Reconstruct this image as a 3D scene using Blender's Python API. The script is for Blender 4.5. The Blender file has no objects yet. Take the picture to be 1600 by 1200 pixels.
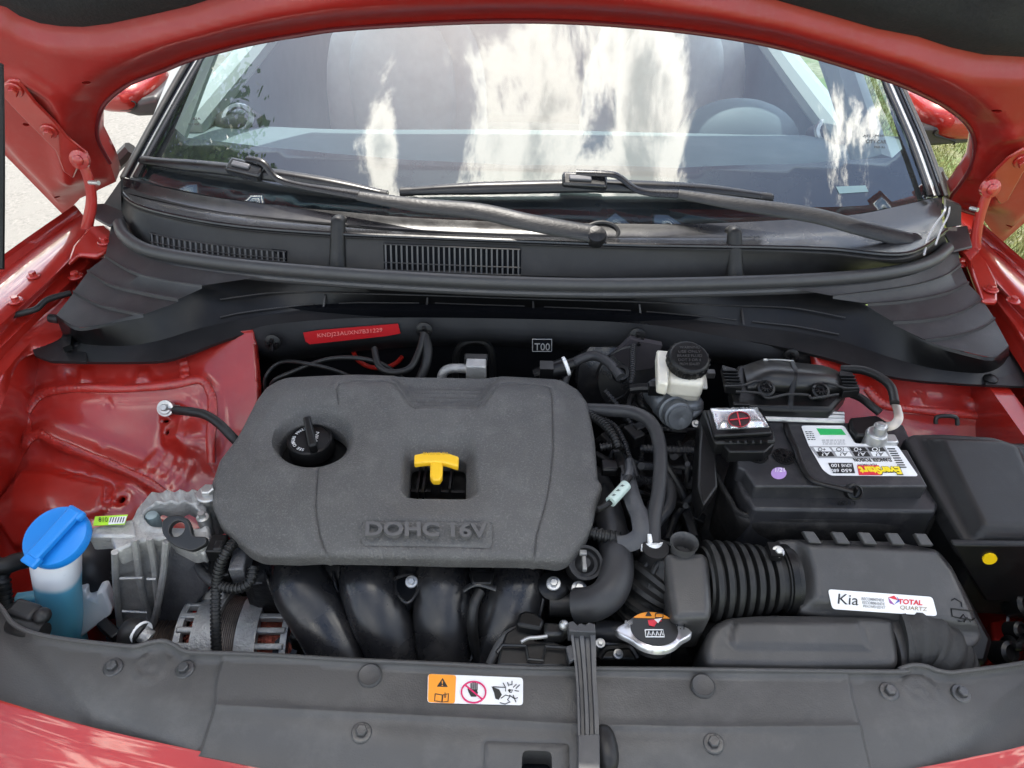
import bpy, math, random
import numpy as np
from mathutils import Vector, Matrix
from mathutils.geometry import delaunay_2d_cdt
random.seed(7); np.random.seed(7)
R_ = math.radians
scene = bpy.context.scene
COL = scene.collection

# ------------------------------------------------------------------ camera
FPX = 1200.0
CAM = Vector((0, 0, 1.65)); PITCH = R_(40); ROLL = R_(1.4)
cd = Vector((0, math.cos(PITCH), -math.sin(PITCH)))
_r0 = Vector((1, 0, 0)); _u0 = Vector((0, math.sin(PITCH), math.cos(PITCH)))
CR = _r0*math.cos(ROLL) + _u0*math.sin(ROLL)
CU = -_r0*math.sin(ROLL) + _u0*math.cos(ROLL)
cam_data = bpy.data.cameras.new('camera'); cam = bpy.data.objects.new('camera', cam_data); COL.objects.link(cam)
cam_data.sensor_width = 36; cam_data.lens = 36*FPX/1600; cam_data.clip_end = 3000; cam_data.clip_start = .02
M = Matrix(((CR.x, CU.x, -cd.x, 0), (CR.y, CU.y, -cd.y, 0), (CR.z, CU.z, -cd.z, 0), (0, 0, 0, 1)))
cam.matrix_world = Matrix.Translation(CAM) @ M
scene.camera = cam

# ------------------------------------------------------------------ world, sun, exposure
SUN_EL, SUN_AZ = 66, -9      # azimuth measured from +Y (behind the car) towards +X
world = bpy.data.worlds.new('World'); scene.world = world; world.use_nodes = True
nt = world.node_tree; nt.nodes.clear()
def nn(t, typ, **k):
    n = t.nodes.new(typ)
    for a, b in k.items(): setattr(n, a, b)
    return n
def wmath(op, a, b=None, c=None, clamp=False):
    n = nn(nt, 'ShaderNodeMath', operation=op); n.use_clamp = clamp
    for i, v in enumerate((a, b, c)):
        if v is None: continue
        if isinstance(v, (int, float)): n.inputs[i].default_value = v
        else: nt.links.new(v, n.inputs[i])
    return n.outputs[0]
sky = nn(nt, 'ShaderNodeTexSky', sky_type='NISHITA'); sky.sun_disc = False
sky.sun_elevation = R_(SUN_EL); sky.sun_rotation = R_(SUN_AZ); sky.air_density = 1.1; sky.dust_density = 1.5; sky.ozone_density = 1.3
tc = nn(nt, 'ShaderNodeTexCoord'); sp = nn(nt, 'ShaderNodeSeparateXYZ'); nt.links.new(tc.outputs['Generated'], sp.inputs[0])
dz = wmath('MAXIMUM', sp.outputs[2], .06)
gx = wmath('DIVIDE', sp.outputs[0], dz); gy = wmath('DIVIDE', sp.outputs[1], dz)
cb = nn(nt, 'ShaderNodeCombineXYZ'); nt.links.new(gx, cb.inputs[0]); nt.links.new(gy, cb.inputs[1])
def wnoise(scale, detail, rough, off, dist=0):
    mp = nn(nt, 'ShaderNodeMapping'); mp.inputs['Location'].default_value = off; mp.inputs['Scale'].default_value = (1.25, .85, 1); nt.links.new(cb.outputs[0], mp.inputs[0])
    n = nn(nt, 'ShaderNodeTexNoise'); n.inputs['Scale'].default_value = scale; n.inputs['Detail'].default_value = detail
    n.inputs['Roughness'].default_value = rough; n.inputs['Distortion'].default_value = dist
    nt.links.new(mp.outputs[0], n.inputs['Vector']); return n.outputs[0]
n1 = wnoise(5.0, 12, .66, (3.3, 1.7, 0), .35)
n2 = wnoise(.8, 2, .5, (9.1, 4.2, 0))
# two cumulus banks overhead plus a scattered field of the same kind everywhere
def bank(cx, cy, rx, ry):
    a = wmath('DIVIDE', wmath('SUBTRACT', gx, cx), rx); b = wmath('DIVIDE', wmath('SUBTRACT', gy, cy), ry)
    r2 = wmath('ADD', wmath('MULTIPLY', a, a), wmath('MULTIPLY', b, b))
    return wmath('POWER', 2.718, wmath('MULTIPLY', r2, -1.0))
BANKS = [(.01, .16, .17, .34), (.24, .16, .08, .24), (-.25, .15, .05, .09), (-.17, .07, .10, .03)]
field = wmath('MULTIPLY', n2, .28)
for b in BANKS: field = wmath('ADD', field, wmath('MULTIPLY', bank(*b), .44))
field = wmath('SUBTRACT', field, wmath('MULTIPLY', bank(-.05, .15, .62, .45), .22))
cl = wmath('ADD', n1, wmath('SUBTRACT', field, .025))
cmask = nn(nt, 'ShaderNodeMapRange'); cmask.interpolation_type = 'SMOOTHSTEP'
nt.links.new(cl, cmask.inputs[0]); cmask.inputs[1].default_value = .64; cmask.inputs[2].default_value = .74
core = nn(nt, 'ShaderNodeMapRange'); core.interpolation_type = 'SMOOTHSTEP'
nt.links.new(cl, core.inputs[0]); core.inputs[1].default_value = .76; core.inputs[2].default_value = .92
ccol = nn(nt, 'ShaderNodeMix', data_type='RGBA'); nt.links.new(core.outputs[0], ccol.inputs[0])
ccol.inputs[6].default_value = (26, 25, 22.6, 1); ccol.inputs[7].default_value = (11.5, 11.5, 10.7, 1)
wmx = nn(nt, 'ShaderNodeMix', data_type='RGBA'); nt.links.new(cmask.outputs[0], wmx.inputs[0])
nt.links.new(sky.outputs[0], wmx.inputs[6]); nt.links.new(ccol.outputs[2], wmx.inputs[7])
bg = nn(nt, 'ShaderNodeBackground'); bg.inputs[1].default_value = .12; nt.links.new(wmx.outputs[2], bg.inputs[0])
wo = nn(nt, 'ShaderNodeOutputWorld'); nt.links.new(bg.outputs[0], wo.inputs[0])
sd_ = bpy.data.lights.new('sun', 'SUN'); sd_.energy = 2.3; sd_.angle = R_(.5); sd_.color = (1, .95, .87)
sun = bpy.data.objects.new('sun', sd_); COL.objects.link(sun)
sdir = Vector((math.sin(R_(SUN_AZ))*math.cos(R_(SUN_EL)), math.cos(R_(SUN_AZ))*math.cos(R_(SUN_EL)), math.sin(R_(SUN_EL))))
sun.rotation_euler = sdir.to_track_quat('Z', 'Y').to_euler(); sun.location = sdir*8
scene.view_settings.view_transform = 'Standard'; scene.view_settings.look = 'None'
scene.view_settings.gamma = 1; scene.view_settings.exposure = 1.35
scene.cycles.max_bounces = 10; scene.cycles.transparent_max_bounces = 16

# ------------------------------------------------------------------ pixel rays (photo pixels, 1600 x 1200)
def ray(px, py): return cd + CR*((px-800)/FPX) + CU*((600-py)/FPX)
def Z(px, py, z):
    d = ray(px, py); return CAM + d*((z-CAM.z)/d.z)
def Y(px, py, y):
    d = ray(px, py); return CAM + d*(y/d.y)
def Dp(px, py, dist):           # at an axial distance
    return CAM + ray(px, py)*dist
def ZL(pts, z): return [Z(p[0], p[1], p[2] if len(p) > 2 else z) for p in pts]

class Fr:
    def __init__(s, O, U, V, hf=None):
        s.O = Vector(O); s.U = Vector(U).normalized(); V = Vector(V)
        s.V = (V - s.U*V.dot(s.U)).normalized(); s.N = s.U.cross(s.V); s.hf = hf
    def uv(s, px, py, h=0):
        d = ray(px, py); u = v = 0
        for _ in range(6 if s.hf else 1):
            hh = h + (float(s.hf(u, v)) if s.hf and _ else 0)
            o = s.O + s.N*hh
            t = (o-CAM).dot(s.N)/d.dot(s.N); p = CAM + d*t - s.O
            u, v = p.dot(s.U), p.dot(s.V)
        return (u, v)
    def L(s, pts, h=0): return [s.uv(p[0], p[1], h) for p in pts]
    def w(s, u, v, h=0): return s.O + s.U*u + s.V*v + s.N*(h + (float(s.hf(u, v)) if s.hf else 0))
    def P(s, px, py, h=0):
        u, v = s.uv(px, py, h); return s.w(u, v, h)
def FZ(z, y0=.6, slope=0, sx=0):
    return Fr((0, y0, z), (1, 0, sx), (0, 1, slope))

# ------------------------------------------------------------------ curves
def cat(pts, n=8, closed=False):
    P = [np.array(p, float) for p in pts]; m = len(P); out = []
    rng = range(m) if closed else range(m-1)
    for i in rng:
        if closed: a, b, c, d = P[(i-1) % m], P[i], P[(i+1) % m], P[(i+2) % m]
        else: a, b, c, d = P[max(i-1, 0)], P[i], P[i+1], P[min(i+2, m-1)]
        for k in range(n):
            t = k/n
            out.append(.5*((2*b)+(c-a)*t+(2*a-5*b+4*c-d)*t*t+(3*b-a-3*c+d)*t**3))
    if not closed: out.append(P[-1])
    return out
def rnd(pts, r, n=4):
    """round the corners of a closed polygon"""
    P = [np.array(p[:2], float) for p in pts]; m = len(P); out = []
    for i in range(m):
        a, b, c = P[i-1], P[i], P[(i+1) % m]
        la, lc = np.linalg.norm(a-b), np.linalg.norm(c-b)
        if la < 1e-9 or lc < 1e-9: continue
        q = min(r, la*.45, lc*.45); p0 = b+(a-b)/la*q; p1 = b+(c-b)/lc*q
        for k in range(n+1):
            t = k/n; out.append((1-t)**2*p0+2*t*(1-t)*b+t*t*p1)
    return out
def ell(cx, cy, rx, ry, n=32, rot=0):
    c, s = math.cos(R_(rot)), math.sin(R_(rot))
    return [(cx+rx*math.cos(a)*c-ry*math.sin(a)*s, cy+rx*math.cos(a)*s+ry*math.sin(a)*c) for a in [2*math.pi*k/n for k in range(n)]]
def resamp(pts, step, closed=True):
    P = [np.array(p[:2], float) for p in pts]; out = []; m = len(P)
    for i in range(m if closed else m-1):
        a, b = P[i], P[(i+1) % m]; k = max(1, int(math.ceil(np.linalg.norm(b-a)/step)))
        if np.linalg.norm(b-a) < 1e-7: continue
        for j in range(k): out.append(a+(b-a)*j/k)
    if not closed: out.append(P[-1])
    return np.array(out)
def dseg(u, v, pts, closed=False):
    P = np.array([p[:2] for p in pts], float); d = np.full(np.shape(u), 1e9)
    m = len(P)
    for i in range(m if closed else m-1):
        a, b = P[i], P[(i+1) % m]; ab = b-a; l2 = ab.dot(ab)+1e-18
        t = np.clip(((u-a[0])*ab[0]+(v-a[1])*ab[1])/l2, 0, 1)
        d = np.minimum(d, np.hypot(u-a[0]-t*ab[0], v-a[1]-t*ab[1]))
    return d
def sdf(u, v, pts):
    """positive inside"""
    P = np.array([p[:2] for p in pts], float); d = dseg(u, v, pts, True); ins = np.zeros(np.shape(u), bool); m = len(P)
    for i in range(m):
        a, b = P[i], P[(i+1) % m]
        c = ((a[1] > v) != (b[1] > v))
        with np.errstate(divide='ignore', invalid='ignore'):
            xx = (b[0]-a[0])*(v-a[1])/((b[1]-a[1]) if b[1] != a[1] else 1e-12)+a[0]
        ins ^= c & (u < xx)
    return np.where(ins, d, -d)
def ss(a, b, x):
    t = np.clip((x-a)/(b-a), 0, 1); return t*t*(3-2*t)
def edge(d, R):
    t = np.clip(1-d/R, 0, 1) if R > 0 else 0*d
    return R*(1-np.sqrt(np.clip(1-t*t, 0, 1)))
def gau(d, w): return np.exp(-(d/w)**2)

# ------------------------------------------------------------------ objects
def link(name, me, mat, parent=None, smooth=35, bevel=0, bseg=2, solid=0):
    if mat is not None and not me.materials: me.materials.append(mat)
    o = bpy.data.objects.new(name, me); COL.objects.link(o)
    if parent is not None:
        o.parent = parent; o.matrix_parent_inverse = WORLD.get(parent.name, Matrix.Identity(4)).inverted()
    WORLD[o.name] = Matrix.Identity(4)
    if smooth:
        me.polygons.foreach_set('use_smooth', [True]*len(me.polygons))
        if smooth < 180: me.set_sharp_from_angle(angle=R_(smooth))
    if solid:
        m = o.modifiers.new('solid', 'SOLIDIFY'); m.thickness = abs(solid); m.offset = -1 if solid > 0 else 1
    if bevel:
        m = o.modifiers.new('bevel', 'BEVEL'); m.width = bevel; m.segments = bseg; m.limit_method = 'ANGLE'; m.angle_limit = R_(35)
        m.harden_normals = False
    return o
WORLD = {}
def thing(name, label, cat_, loc, group=None):
    o = bpy.data.objects.new(name, None); o.empty_display_size = .05; COL.objects.link(o); o.location = loc
    WORLD[o.name] = Matrix.Translation(Vector(loc))
    o['label'] = label; o['category'] = cat_
    if group: o['group'] = group
    return o
def tag(o, label=None, cat_=None, group=None, kind=None):
    if label: o['label'] = label
    if cat_: o['category'] = cat_
    if group: o['group'] = group
    if kind: o['kind'] = kind
    return o

class MB:
    def __init__(s): s.v = []; s.f = []
    def add(s, v, f):
        b = len(s.v); s.v += [tuple(x) for x in v]; s.f += [tuple(i+b for i in q) for q in f]; return s
    def tube(s, pts, r, seg=12, n=8, smooth=True, cap=True, corr=None, flat=1.0, up=None):
        P = [Vector(p) for p in (cat(pts, n) if smooth and len(pts) > 2 else pts)]
        if smooth and len(pts) == 2: P = [Vector(pts[0]).lerp(Vector(pts[1]), k/4) for k in range(5)]
        L = [0]
        for i in range(1, len(P)): L.append(L[-1]+(P[i]-P[i-1]).length)
        tot = L[-1]
        def rad(t): 
            if callable(r): return r(t)
            if isinstance(r, (list, tuple)):
                x = t*(len(r)-1); i = min(int(x), len(r)-2); return r[i]+(r[i+1]-r[i])*(x-i)
            return r
        if corr:                                  # ribbed conduit: pitch, depth
            pitch, dep = corr; cnt = max(2, int(tot/pitch)); st = []
            for k in range(cnt):
                for fr_, dd in ((0, 0), (.42, 0), (.5, dep), (.92, dep)): st.append(((k+fr_)/cnt*tot, dd))
            st.append((tot, 0)); Q = []; RR = []
            i = 0
            for (x, dd) in st:
                while i < len(L)-2 and L[i+1] < x: i += 1
                t = (x-L[i])/max(L[i+1]-L[i], 1e-9); Q.append(P[i].lerp(P[i+1], t)); RR.append(rad(x/tot)-dd)
            P = Q
        else: RR = [rad(l/tot if tot else 0) for l in L]
        T = []
        for i in range(len(P)):
            t = P[min(i+1, len(P)-1)]-P[max(i-1, 0)]; T.append(t.normalized() if t.length > 1e-9 else Vector((0, 0, 1)))
        a = Vector(up) if up else (Vector((0, 0, 1)) if abs(T[0].z) < .9 else Vector((0, 1, 0)))
        v = []; f = []
        for i, p in enumerate(P):
            a = (a-T[i]*a.dot(T[i])).normalized(); b = T[i].cross(a)
            for k in range(seg):
                an = 2*math.pi*k/seg; v.append(p+a*math.cos(an)*RR[i]*flat+b*math.sin(an)*RR[i])
        for i in range(len(P)-1):
            for k in range(seg):
                f.append((i*seg+k, i*seg+(k+1) % seg, (i+1)*seg+(k+1) % seg, (i+1)*seg+k))
        if cap:
            f.append(tuple(range(seg))[::-1]); f.append(tuple((len(P)-1)*seg+k for k in range(seg)))
        return s.add(v, f)
    def lathe(s, O, axis, prof, seg=24, cap=True, ref=None, sx=1):
        O = Vector(O); A = Vector(axis).normalized()
        a = Vector(ref) if ref else (Vector((1, 0, 0)) if abs(A.x) < .9 else Vector((0, 1, 0)))
        a = (a-A*a.dot(A)).normalized(); b = A.cross(a); v = []; f = []
        for (r, h) in prof:
            for k in range(seg):
                an = 2*math.pi*k/seg; v.append(O+A*h+a*math.cos(an)*r*sx+b*math.sin(an)*r)
        for i in range(len(prof)-1):
            for k in range(seg):
                f.append((i*seg+k, i*seg+(k+1) % seg, (i+1)*seg+(k+1) % seg, (i+1)*seg+k))
        if cap:
            f.append(tuple(range(seg))[::-1]); f.append(tuple((len(prof)-1)*seg+k for k in range(seg)))
        return s.add(v, f)
    def box(s, c, size, rot=None, ax=None):
        c = Vector(c)
        if ax is None:
            e = rot.to_matrix() if rot else Matrix.Identity(3); ax = [e.col[0], e.col[1], e.col[2]]
        ax = [Vector(a).normalized() for a in ax]; v = []
        for i in (-.5, .5):
            for j in (-.5, .5):
                for k in (-.5, .5): v.append(c+ax[0]*i*size[0]+ax[1]*j*size[1]+ax[2]*k*size[2])
        return s.add(v, [(0, 1, 3, 2), (4, 6, 7, 5), (0, 4, 5, 1), (2, 3, 7, 6), (0, 2, 6, 4), (1, 5, 7, 3)])
    def prism(s, top, down, shrink=0):
        """polygon (world points, CCW from the outside) pushed along down"""
        T = [Vector(p) for p in top]; c = sum(T, Vector())/len(T)
        nrm = Vector()
        for i in range(len(T)): nrm += (T[i]-c).cross(T[(i+1) % len(T)]-c)
        dn = Vector(down)
        if nrm.dot(dn) > 0: T = T[::-1]
        n = len(T); B = [p+dn-(p-c)*shrink for p in T]
        return s.add(T+B, [tuple(range(n)), tuple(range(n, 2*n))[::-1]]+[(i, i+n, (i+1) % n+n, (i+1) % n) for i in range(n)])
    def sphere(s, c, r, sc=(1, 1, 1), seg=16, rings=10, ax=None, e=1.0):
        c = Vector(c); ax = [Vector(a) for a in (ax or ((1, 0, 0), (0, 1, 0), (0, 0, 1)))]; v = []; f = []
        sp_ = lambda x: math.copysign(abs(x)**e, x)
        for i in range(rings+1):
            th = math.pi*i/rings
            for k in range(seg):
                an = 2*math.pi*k/seg
                q = (sp_(math.sin(th))*sp_(math.cos(an)), sp_(math.sin(th))*sp_(math.sin(an)), sp_(math.cos(th)))
                v.append(c+(ax[0]*q[0]*sc[0]+ax[1]*q[1]*sc[1]+ax[2]*q[2]*sc[2])*r)
        for i in range(rings):
            for k in range(seg): f.append((i*seg+k, (i+1)*seg+k, (i+1)*seg+(k+1) % seg, i*seg+(k+1) % seg))
        return s.add(v, f)
    def bolt(s, p, n, r, hex_=True):
        n = Vector(n).normalized()
        s.lathe(p, n, [(r*1.45, -.001), (r*1.5, r*.12), (r*1.35, r*.28), (r*1.0, r*.32)], 20)
        s.lathe(Vector(p)+n*r*.3, n, [(r*.86, 0), (r*.86, r*.65), (r*.7, r*.8)], 6 if hex_ else 16)
        return s
    def out(s, name, mat, parent=None, smooth=35, bevel=0, bseg=2, solid=0):
        me = bpy.data.meshes.new(name); me.from_pydata(s.v, [], s.f); me.validate(); me.update()
        return link(name, me, mat, parent, smooth, bevel, bseg, solid)

def loft(name, rows, mat, parent=None, n=6, along=40, smooth=60, solid=0, curve=True):
    """skin through curves; every curve resampled to the same count"""
    C = []
    for r in rows:
        P = np.array([tuple(p) for p in (cat([tuple(p) for p in r], 10) if curve else r)])
        L = np.r_[0, np.cumsum(np.linalg.norm(np.diff(P, axis=0), axis=1))]; t = np.linspace(0, L[-1], along)
        C.append(np.stack([np.interp(t, L, P[:, k]) for k in range(3)], 1))
    if n > 1 and len(C) > 2:
        C = [np.array(c) for c in cat([c.ravel() for c in C], n)]; C = [c.reshape(-1, 3) for c in C]
    elif n > 1:
        C = [C[0]+(C[1]-C[0])*k/n for k in range(n+1)]
    m = len(C); v = [tuple(p) for c in C for p in c]
    f = [(i*along+k, (i+1)*along+k, (i+1)*along+k+1, i*along+k+1) for i in range(m-1) for k in range(along-1)]
    me = bpy.data.meshes.new(name); me.from_pydata(v, [], f); me.update()
    return link(name, me, mat, parent, smooth, solid=solid)

def relief(name, fr, outline, mat, parent=None, step=.005, h=None, R=0, depth=.02, holes=(), holeR=None, lines=(), draft=0, smooth=50, hdepth=None):
    loops = [resamp(outline, step)]+[resamp(q, step) for q in holes]
    for i, l in enumerate(loops):
        a = .5*np.sum(l[:, 0]*np.roll(l[:, 1], -1)-np.roll(l[:, 0], -1)*l[:, 1])
        if (a < 0) == (i == 0): loops[i] = l[::-1].copy()
    holeR = R if holeR is None else holeR
    def SD(u, v):
        d = sdf(u, v, outline)
        dh = np.full(np.shape(u), 1e9)
        for q in holes: dh = np.minimum(dh, -sdf(u, v, q))
        return d, dh
    pts = [p for l in loops for p in l]; cons = []; b = 0
    for l in loops:
        cons += [(b+i, b+(i+1) % len(l)) for i in range(len(l))]; b += len(l)
    lo, hi = loops[0].min(0), loops[0].max(0)
    gu, gv = np.meshgrid(np.arange(lo[0], hi[0], step), np.arange(lo[1], hi[1], step)); gu, gv = gu.ravel(), gv.ravel()
    d, dh = SD(gu, gv)
    keep = (d > max(.5*step, R*1.1)) & (dh > max(.5*step, holeR*1.1))
    ex = []
    for ln, offs in lines:
        q = resamp(ln, step*.8, False); tg = np.gradient(q, axis=0); tg /= np.linalg.norm(tg, axis=1)[:, None]+1e-12
        nr = np.stack([-tg[:, 1], tg[:, 0]], 1)
        keep &= dseg(gu, gv, ln) > max(abs(o) for o in offs)+step*.35
        for o in offs: ex.append(q+nr*o)
    for i, l in enumerate(loops):
        rr = R if i == 0 else holeR
        if rr <= 0: continue
        tg = np.roll(l, -1, 0)-np.roll(l, 1, 0); tg /= np.linalg.norm(tg, axis=1)[:, None]+1e-12
        nr = np.stack([-tg[:, 1], tg[:, 0]], 1)
        for k in (.08, .3, .62, 1.0):
            q = l+nr*rr*k; a, c = SD(q[:, 0], q[:, 1]); ex.append(q[np.minimum(a, c) > rr*k*.9])
    g = np.stack([gu[keep], gv[keep]], 1)
    if ex:
        e = np.concatenate(ex); a, c = SD(e[:, 0], e[:, 1]); e = e[(a > .0004) & (c > .0004)]; g = np.concatenate([g, e])
    allp = [Vector((float(p[0]), float(p[1]))) for p in pts]+[Vector((float(p[0]), float(p[1]))) for p in g]
    vo, eo, fo, ov, oe, of = delaunay_2d_cdt(allp, cons, [], 0, 1e-7)
    V = np.array([(p[0], p[1]) for p in vo]); F = np.array([f for f in fo if len(f) == 3])
    c = V[F].mean(1); a, cc = SD(c[:, 0], c[:, 1]); F = F[(a > 0) & (cc > 0)]
    d, dh = SD(V[:, 0], V[:, 1])
    hh = np.zeros(len(V))
    if h: hh = hh+h(V[:, 0], V[:, 1], np.minimum(d, dh))
    if R: hh = hh-edge(np.maximum(d, 0), R)
    if holeR and holes: hh = hh-edge(np.maximum(dh, 0), holeR)
    if fr.hf: hh = hh+fr.hf(V[:, 0], V[:, 1])
    O, U, Vv, N = (np.array(x) for x in (fr.O, fr.U, fr.V, fr.N))
    W = O+V[:, :1]*U+V[:, 1:]*Vv+hh[:, None]*N
    verts = W.tolist(); faces = F.tolist()
    mp = {}
    for i, l in enumerate(ov):
        for o in l: mp[o] = i
    b = 0
    if depth:
        for li, l in enumerate(loops):
            dd = depth if li == 0 or hdepth is None else hdepth
            ids = [mp[b+i] for i in range(len(l))]; b += len(l)
            tg = np.roll(l, -1, 0)-np.roll(l, 1, 0); tg /= np.linalg.norm(tg, axis=1)[:, None]+1e-12
            nr = np.stack([tg[:, 1], -tg[:, 0]], 1)*draft; n0 = len(verts)
            for k, i in enumerate(ids):
                verts.append((W[i]-N*dd+nr[k, 0]*U+nr[k, 1]*Vv).tolist())
            m = len(ids)
            faces += [(ids[(k+1) % m], ids[k], n0+k, n0+(k+1) % m) for k in range(m)]
    me = bpy.data.meshes.new(name); me.from_pydata(verts, [], faces); me.validate(); me.update()
    return link(name, me, mat, parent, smooth)

def textmesh(name, s, fr, bl, br, tl, mat, parent=None, h=0, ext=.0003, bold=0, hf=None):
    """lettering fitted into the box whose corners are the photo pixels bl, br, tl on the frame"""
    c = bpy.data.curves.new(name, 'FONT'); c.body = s; c.extrude = 1; c.offset = bold; c.resolution_u = 3
    o = bpy.data.objects.new(name, c); me = o.to_mesh()
    co = np.array([v.co[:] for v in me.vertices]); F = [tuple(p.vertices) for p in me.polygons]
    lo, hi = co.min(0), co.max(0)
    A = np.array(fr.uv(*bl)); B = np.array(fr.uv(*br)); C = np.array(fr.uv(*tl))
    q = (co[:, :2]-lo[:2])/(hi[:2]-lo[:2]); uv = A+q[:, :1]*(B-A)+q[:, 1:]*(C-A)
    hz = h+np.where(co[:, 2] > 0, ext, 0)+(hf(uv[:, 0], uv[:, 1], 1) if hf else 0)
    V = [tuple(fr.w(uv[i, 0], uv[i, 1], hz[i])) for i in range(len(co))]
    o.to_mesh_clear(); bpy.data.objects.remove(o); bpy.data.curves.remove(c)
    m2 = bpy.data.meshes.new(name); m2.from_pydata(V, [], F); m2.update()
    return link(name, m2, mat, parent, 0)
def decal(name, fr, pts, mat, parent, h=.0004, t=.0003, r=0):
    """thin printed patch lying on a frame; pts are photo pixels"""
    q = fr.L(pts)
    if r: q = rnd(q, r, 3)
    m = MB(); m.prism([fr.w(a[0], a[1], h+t) for a in q], -fr.N*t); return m.out(name, mat, parent, 0)

# ------------------------------------------------------------------ materials
def mk(name, col, rough=.5, metal=0, bump=None, coat=0, var=0, vscale=8, dust=0, spec=.5, trans=0, sss=0, fleck=0, dcol=(.35, .33, .30), dsc=30, emit=None, rvar=.1, coatr=.04):
    m = bpy.data.materials.new(name); m.use_nodes = True; t = m.node_tree; b = t.nodes['Principled BSDF']
    b.inputs['Base Color'].default_value = (*col, 1); b.inputs['Roughness'].default_value = rough; b.inputs['Metallic'].default_value = metal
    b.inputs['Specular IOR Level'].default_value = spec
    if coat: b.inputs['Coat Weight'].default_value = coat; b.inputs['Coat Roughness'].default_value = coatr
    if trans: b.inputs['Transmission Weight'].default_value = trans
    if sss: b.inputs['Subsurface Weight'].default_value = sss; b.inputs['Subsurface Radius'].default_value = (.01, .01, .01); b.inputs['Subsurface Scale'].default_value = 1
    co = nn(t, 'ShaderNodeTexCoord')
    def noise(s, det=4, ro=.6):
        n = nn(t, 'ShaderNodeTexNoise'); n.inputs['Scale'].default_value = s; n.inputs['Detail'].default_value = det; n.inputs['Roughness'].default_value = ro
        t.links.new(co.outputs['Object'], n.inputs['Vector']); return n.outputs[0]
    def ramp(x, a, b_, lo=0, hi=1):
        r = nn(t, 'ShaderNodeMapRange'); t.links.new(x, r.inputs[0]); r.inputs[1].default_value = a; r.inputs[2].default_value = b_
        r.inputs[3].default_value = lo; r.inputs[4].default_value = hi; return r.outputs[0]
    cur = None
    def mix(fac, c2, c1=None):
        nonlocal cur
        x = nn(t, 'ShaderNodeMix', data_type='RGBA'); t.links.new(fac, x.inputs[0])
        if cur is None: x.inputs[6].default_value = (*col, 1)
        else: t.links.new(cur, x.inputs[6])
        x.inputs[7].default_value = (*c2, 1); cur = x.outputs[2]
    if var: mix(ramp(noise(vscale), .35, .65), tuple(min(1, c*(1+var)) for c in col))
    if fleck: mix(ramp(noise(480, 1), .56, .66, 0, fleck), dcol)
    if dust: mix(ramp(noise(dsc, 8, .7), .5, .75, 0, dust), dcol)
    if cur is not None: t.links.new(cur, b.inputs['Base Color'])
    t.links.new(ramp(noise(vscale*1.7+5), .3, .7, max(0, rough-rvar*rough), min(1, rough+rvar)), b.inputs['Roughness'])
    if bump:
        bn = nn(t, 'ShaderNodeBump'); bn.inputs['Strength'].default_value = bump[1]; bn.inputs['Distance'].default_value = bump[2]
        t.links.new(noise(bump[0], 3), bn.inputs['Height']); t.links.new(bn.outputs[0], b.inputs['Normal'])
    return m
RED = mk('red_paint', (.41, .019, .011), .32, .25, coat=1, bump=(6, .1, .004), var=-.25, vscale=3, dust=.05, dsc=60)
REDH = mk('red_paint_satin_shaded', (.33, .014, .010), .40, .1, coat=.3, var=-.15, vscale=4, dust=.06, dsc=60, coatr=.18)  # same red paint, satin, darkened for the shaded bonnet underside
WING = mk('scuttle_plastic', (.026, .0258, .0262), .42, 0, spec=.4, bump=(500, .25, .0008), var=.25, vscale=9, dust=.15, dcol=(.12, .12, .12))
REDIN = mk('red_paint_inner', (.42, .015, .008), .36, 0, coat=.8, bump=(12, .04, .005), var=-.3, vscale=5, dust=.06, coatr=.12)
SEAL = mk('seam_sealer', (.44, .022, .014), .38, 0, coat=.5, bump=(120, .4, .003), var=-.3, vscale=40, coatr=.2)
PLA = mk('cover_plastic', (.064, .062, .060), .42, 0, bump=(480, .8, .0020), var=.25, vscale=6, dust=.25, fleck=.3, dcol=(.20, .195, .185))
PLB = mk('black_plastic', (.012, .0118, .0122), .40, 0, spec=.35, bump=(500, .2, .0006), var=.3, vscale=12, dust=.06, dcol=(.12, .12, .12))
PLD = mk('dark_plastic', (.005, .005, .0053), .34, 0, spec=.32, bump=(200, .15, .0006), dust=.04, dcol=(.1, .1, .1))
PLG = mk('grey_plastic', (.037, .036, .0355), .38, 0, bump=(600, .3, .0008), var=.25, vscale=8, dust=.15, dcol=(.16, .155, .15))
GLB = mk('glossy_black_plastic', (.012, .012, .013), .2, 0, bump=(30, .15, .002), dust=.1, dcol=(.1, .1, .1), spec=.6)
RUB = mk('rubber', (.009, .009, .009), .45, 0, spec=.4, bump=(300, .2, .0008), dust=.15, dcol=(.1, .1, .1))
SEALR = mk('weatherstrip_rubber', (.045, .045, .045), .40, 0, bump=(200, .15, .0006), dust=.1, dcol=(.13, .13, .13))
CAST = mk('cast_aluminium', (.46, .455, .44), .38, .5, bump=(260, .7, .002), var=-.35, vscale=26, dust=.3, dcol=(.16, .15, .14))
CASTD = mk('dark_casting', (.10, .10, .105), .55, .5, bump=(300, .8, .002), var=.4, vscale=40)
STEEL = mk('zinc_steel', (.50, .50, .49), .34, .8, bump=(80, .2, .001), var=-.2, vscale=60)
CHROME = mk('chromed_foil', (.78, .79, .80), .22, .8, bump=(14, .5, .005))
BLKSTEEL = mk('black_painted_steel', (.014, .014, .014), .3, .1, bump=(60, .3, .001))
COP = mk('copper_winding', (.42, .10, .06), .35, .6, bump=(400, .8, .002), var=-.6, vscale=90)
LAM = mk('laminated_steel', (.12, .10, .085), .5, .5, var=.5, vscale=60)
BLUE = mk('blue_cap_plastic', (.010, .21, .64), .35, 0, bump=(60, .1, .001), spec=.5)
YEL = mk('yellow_plastic', (.85, .50, .02), .35, 0, bump=(60, .1, .001))
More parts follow.
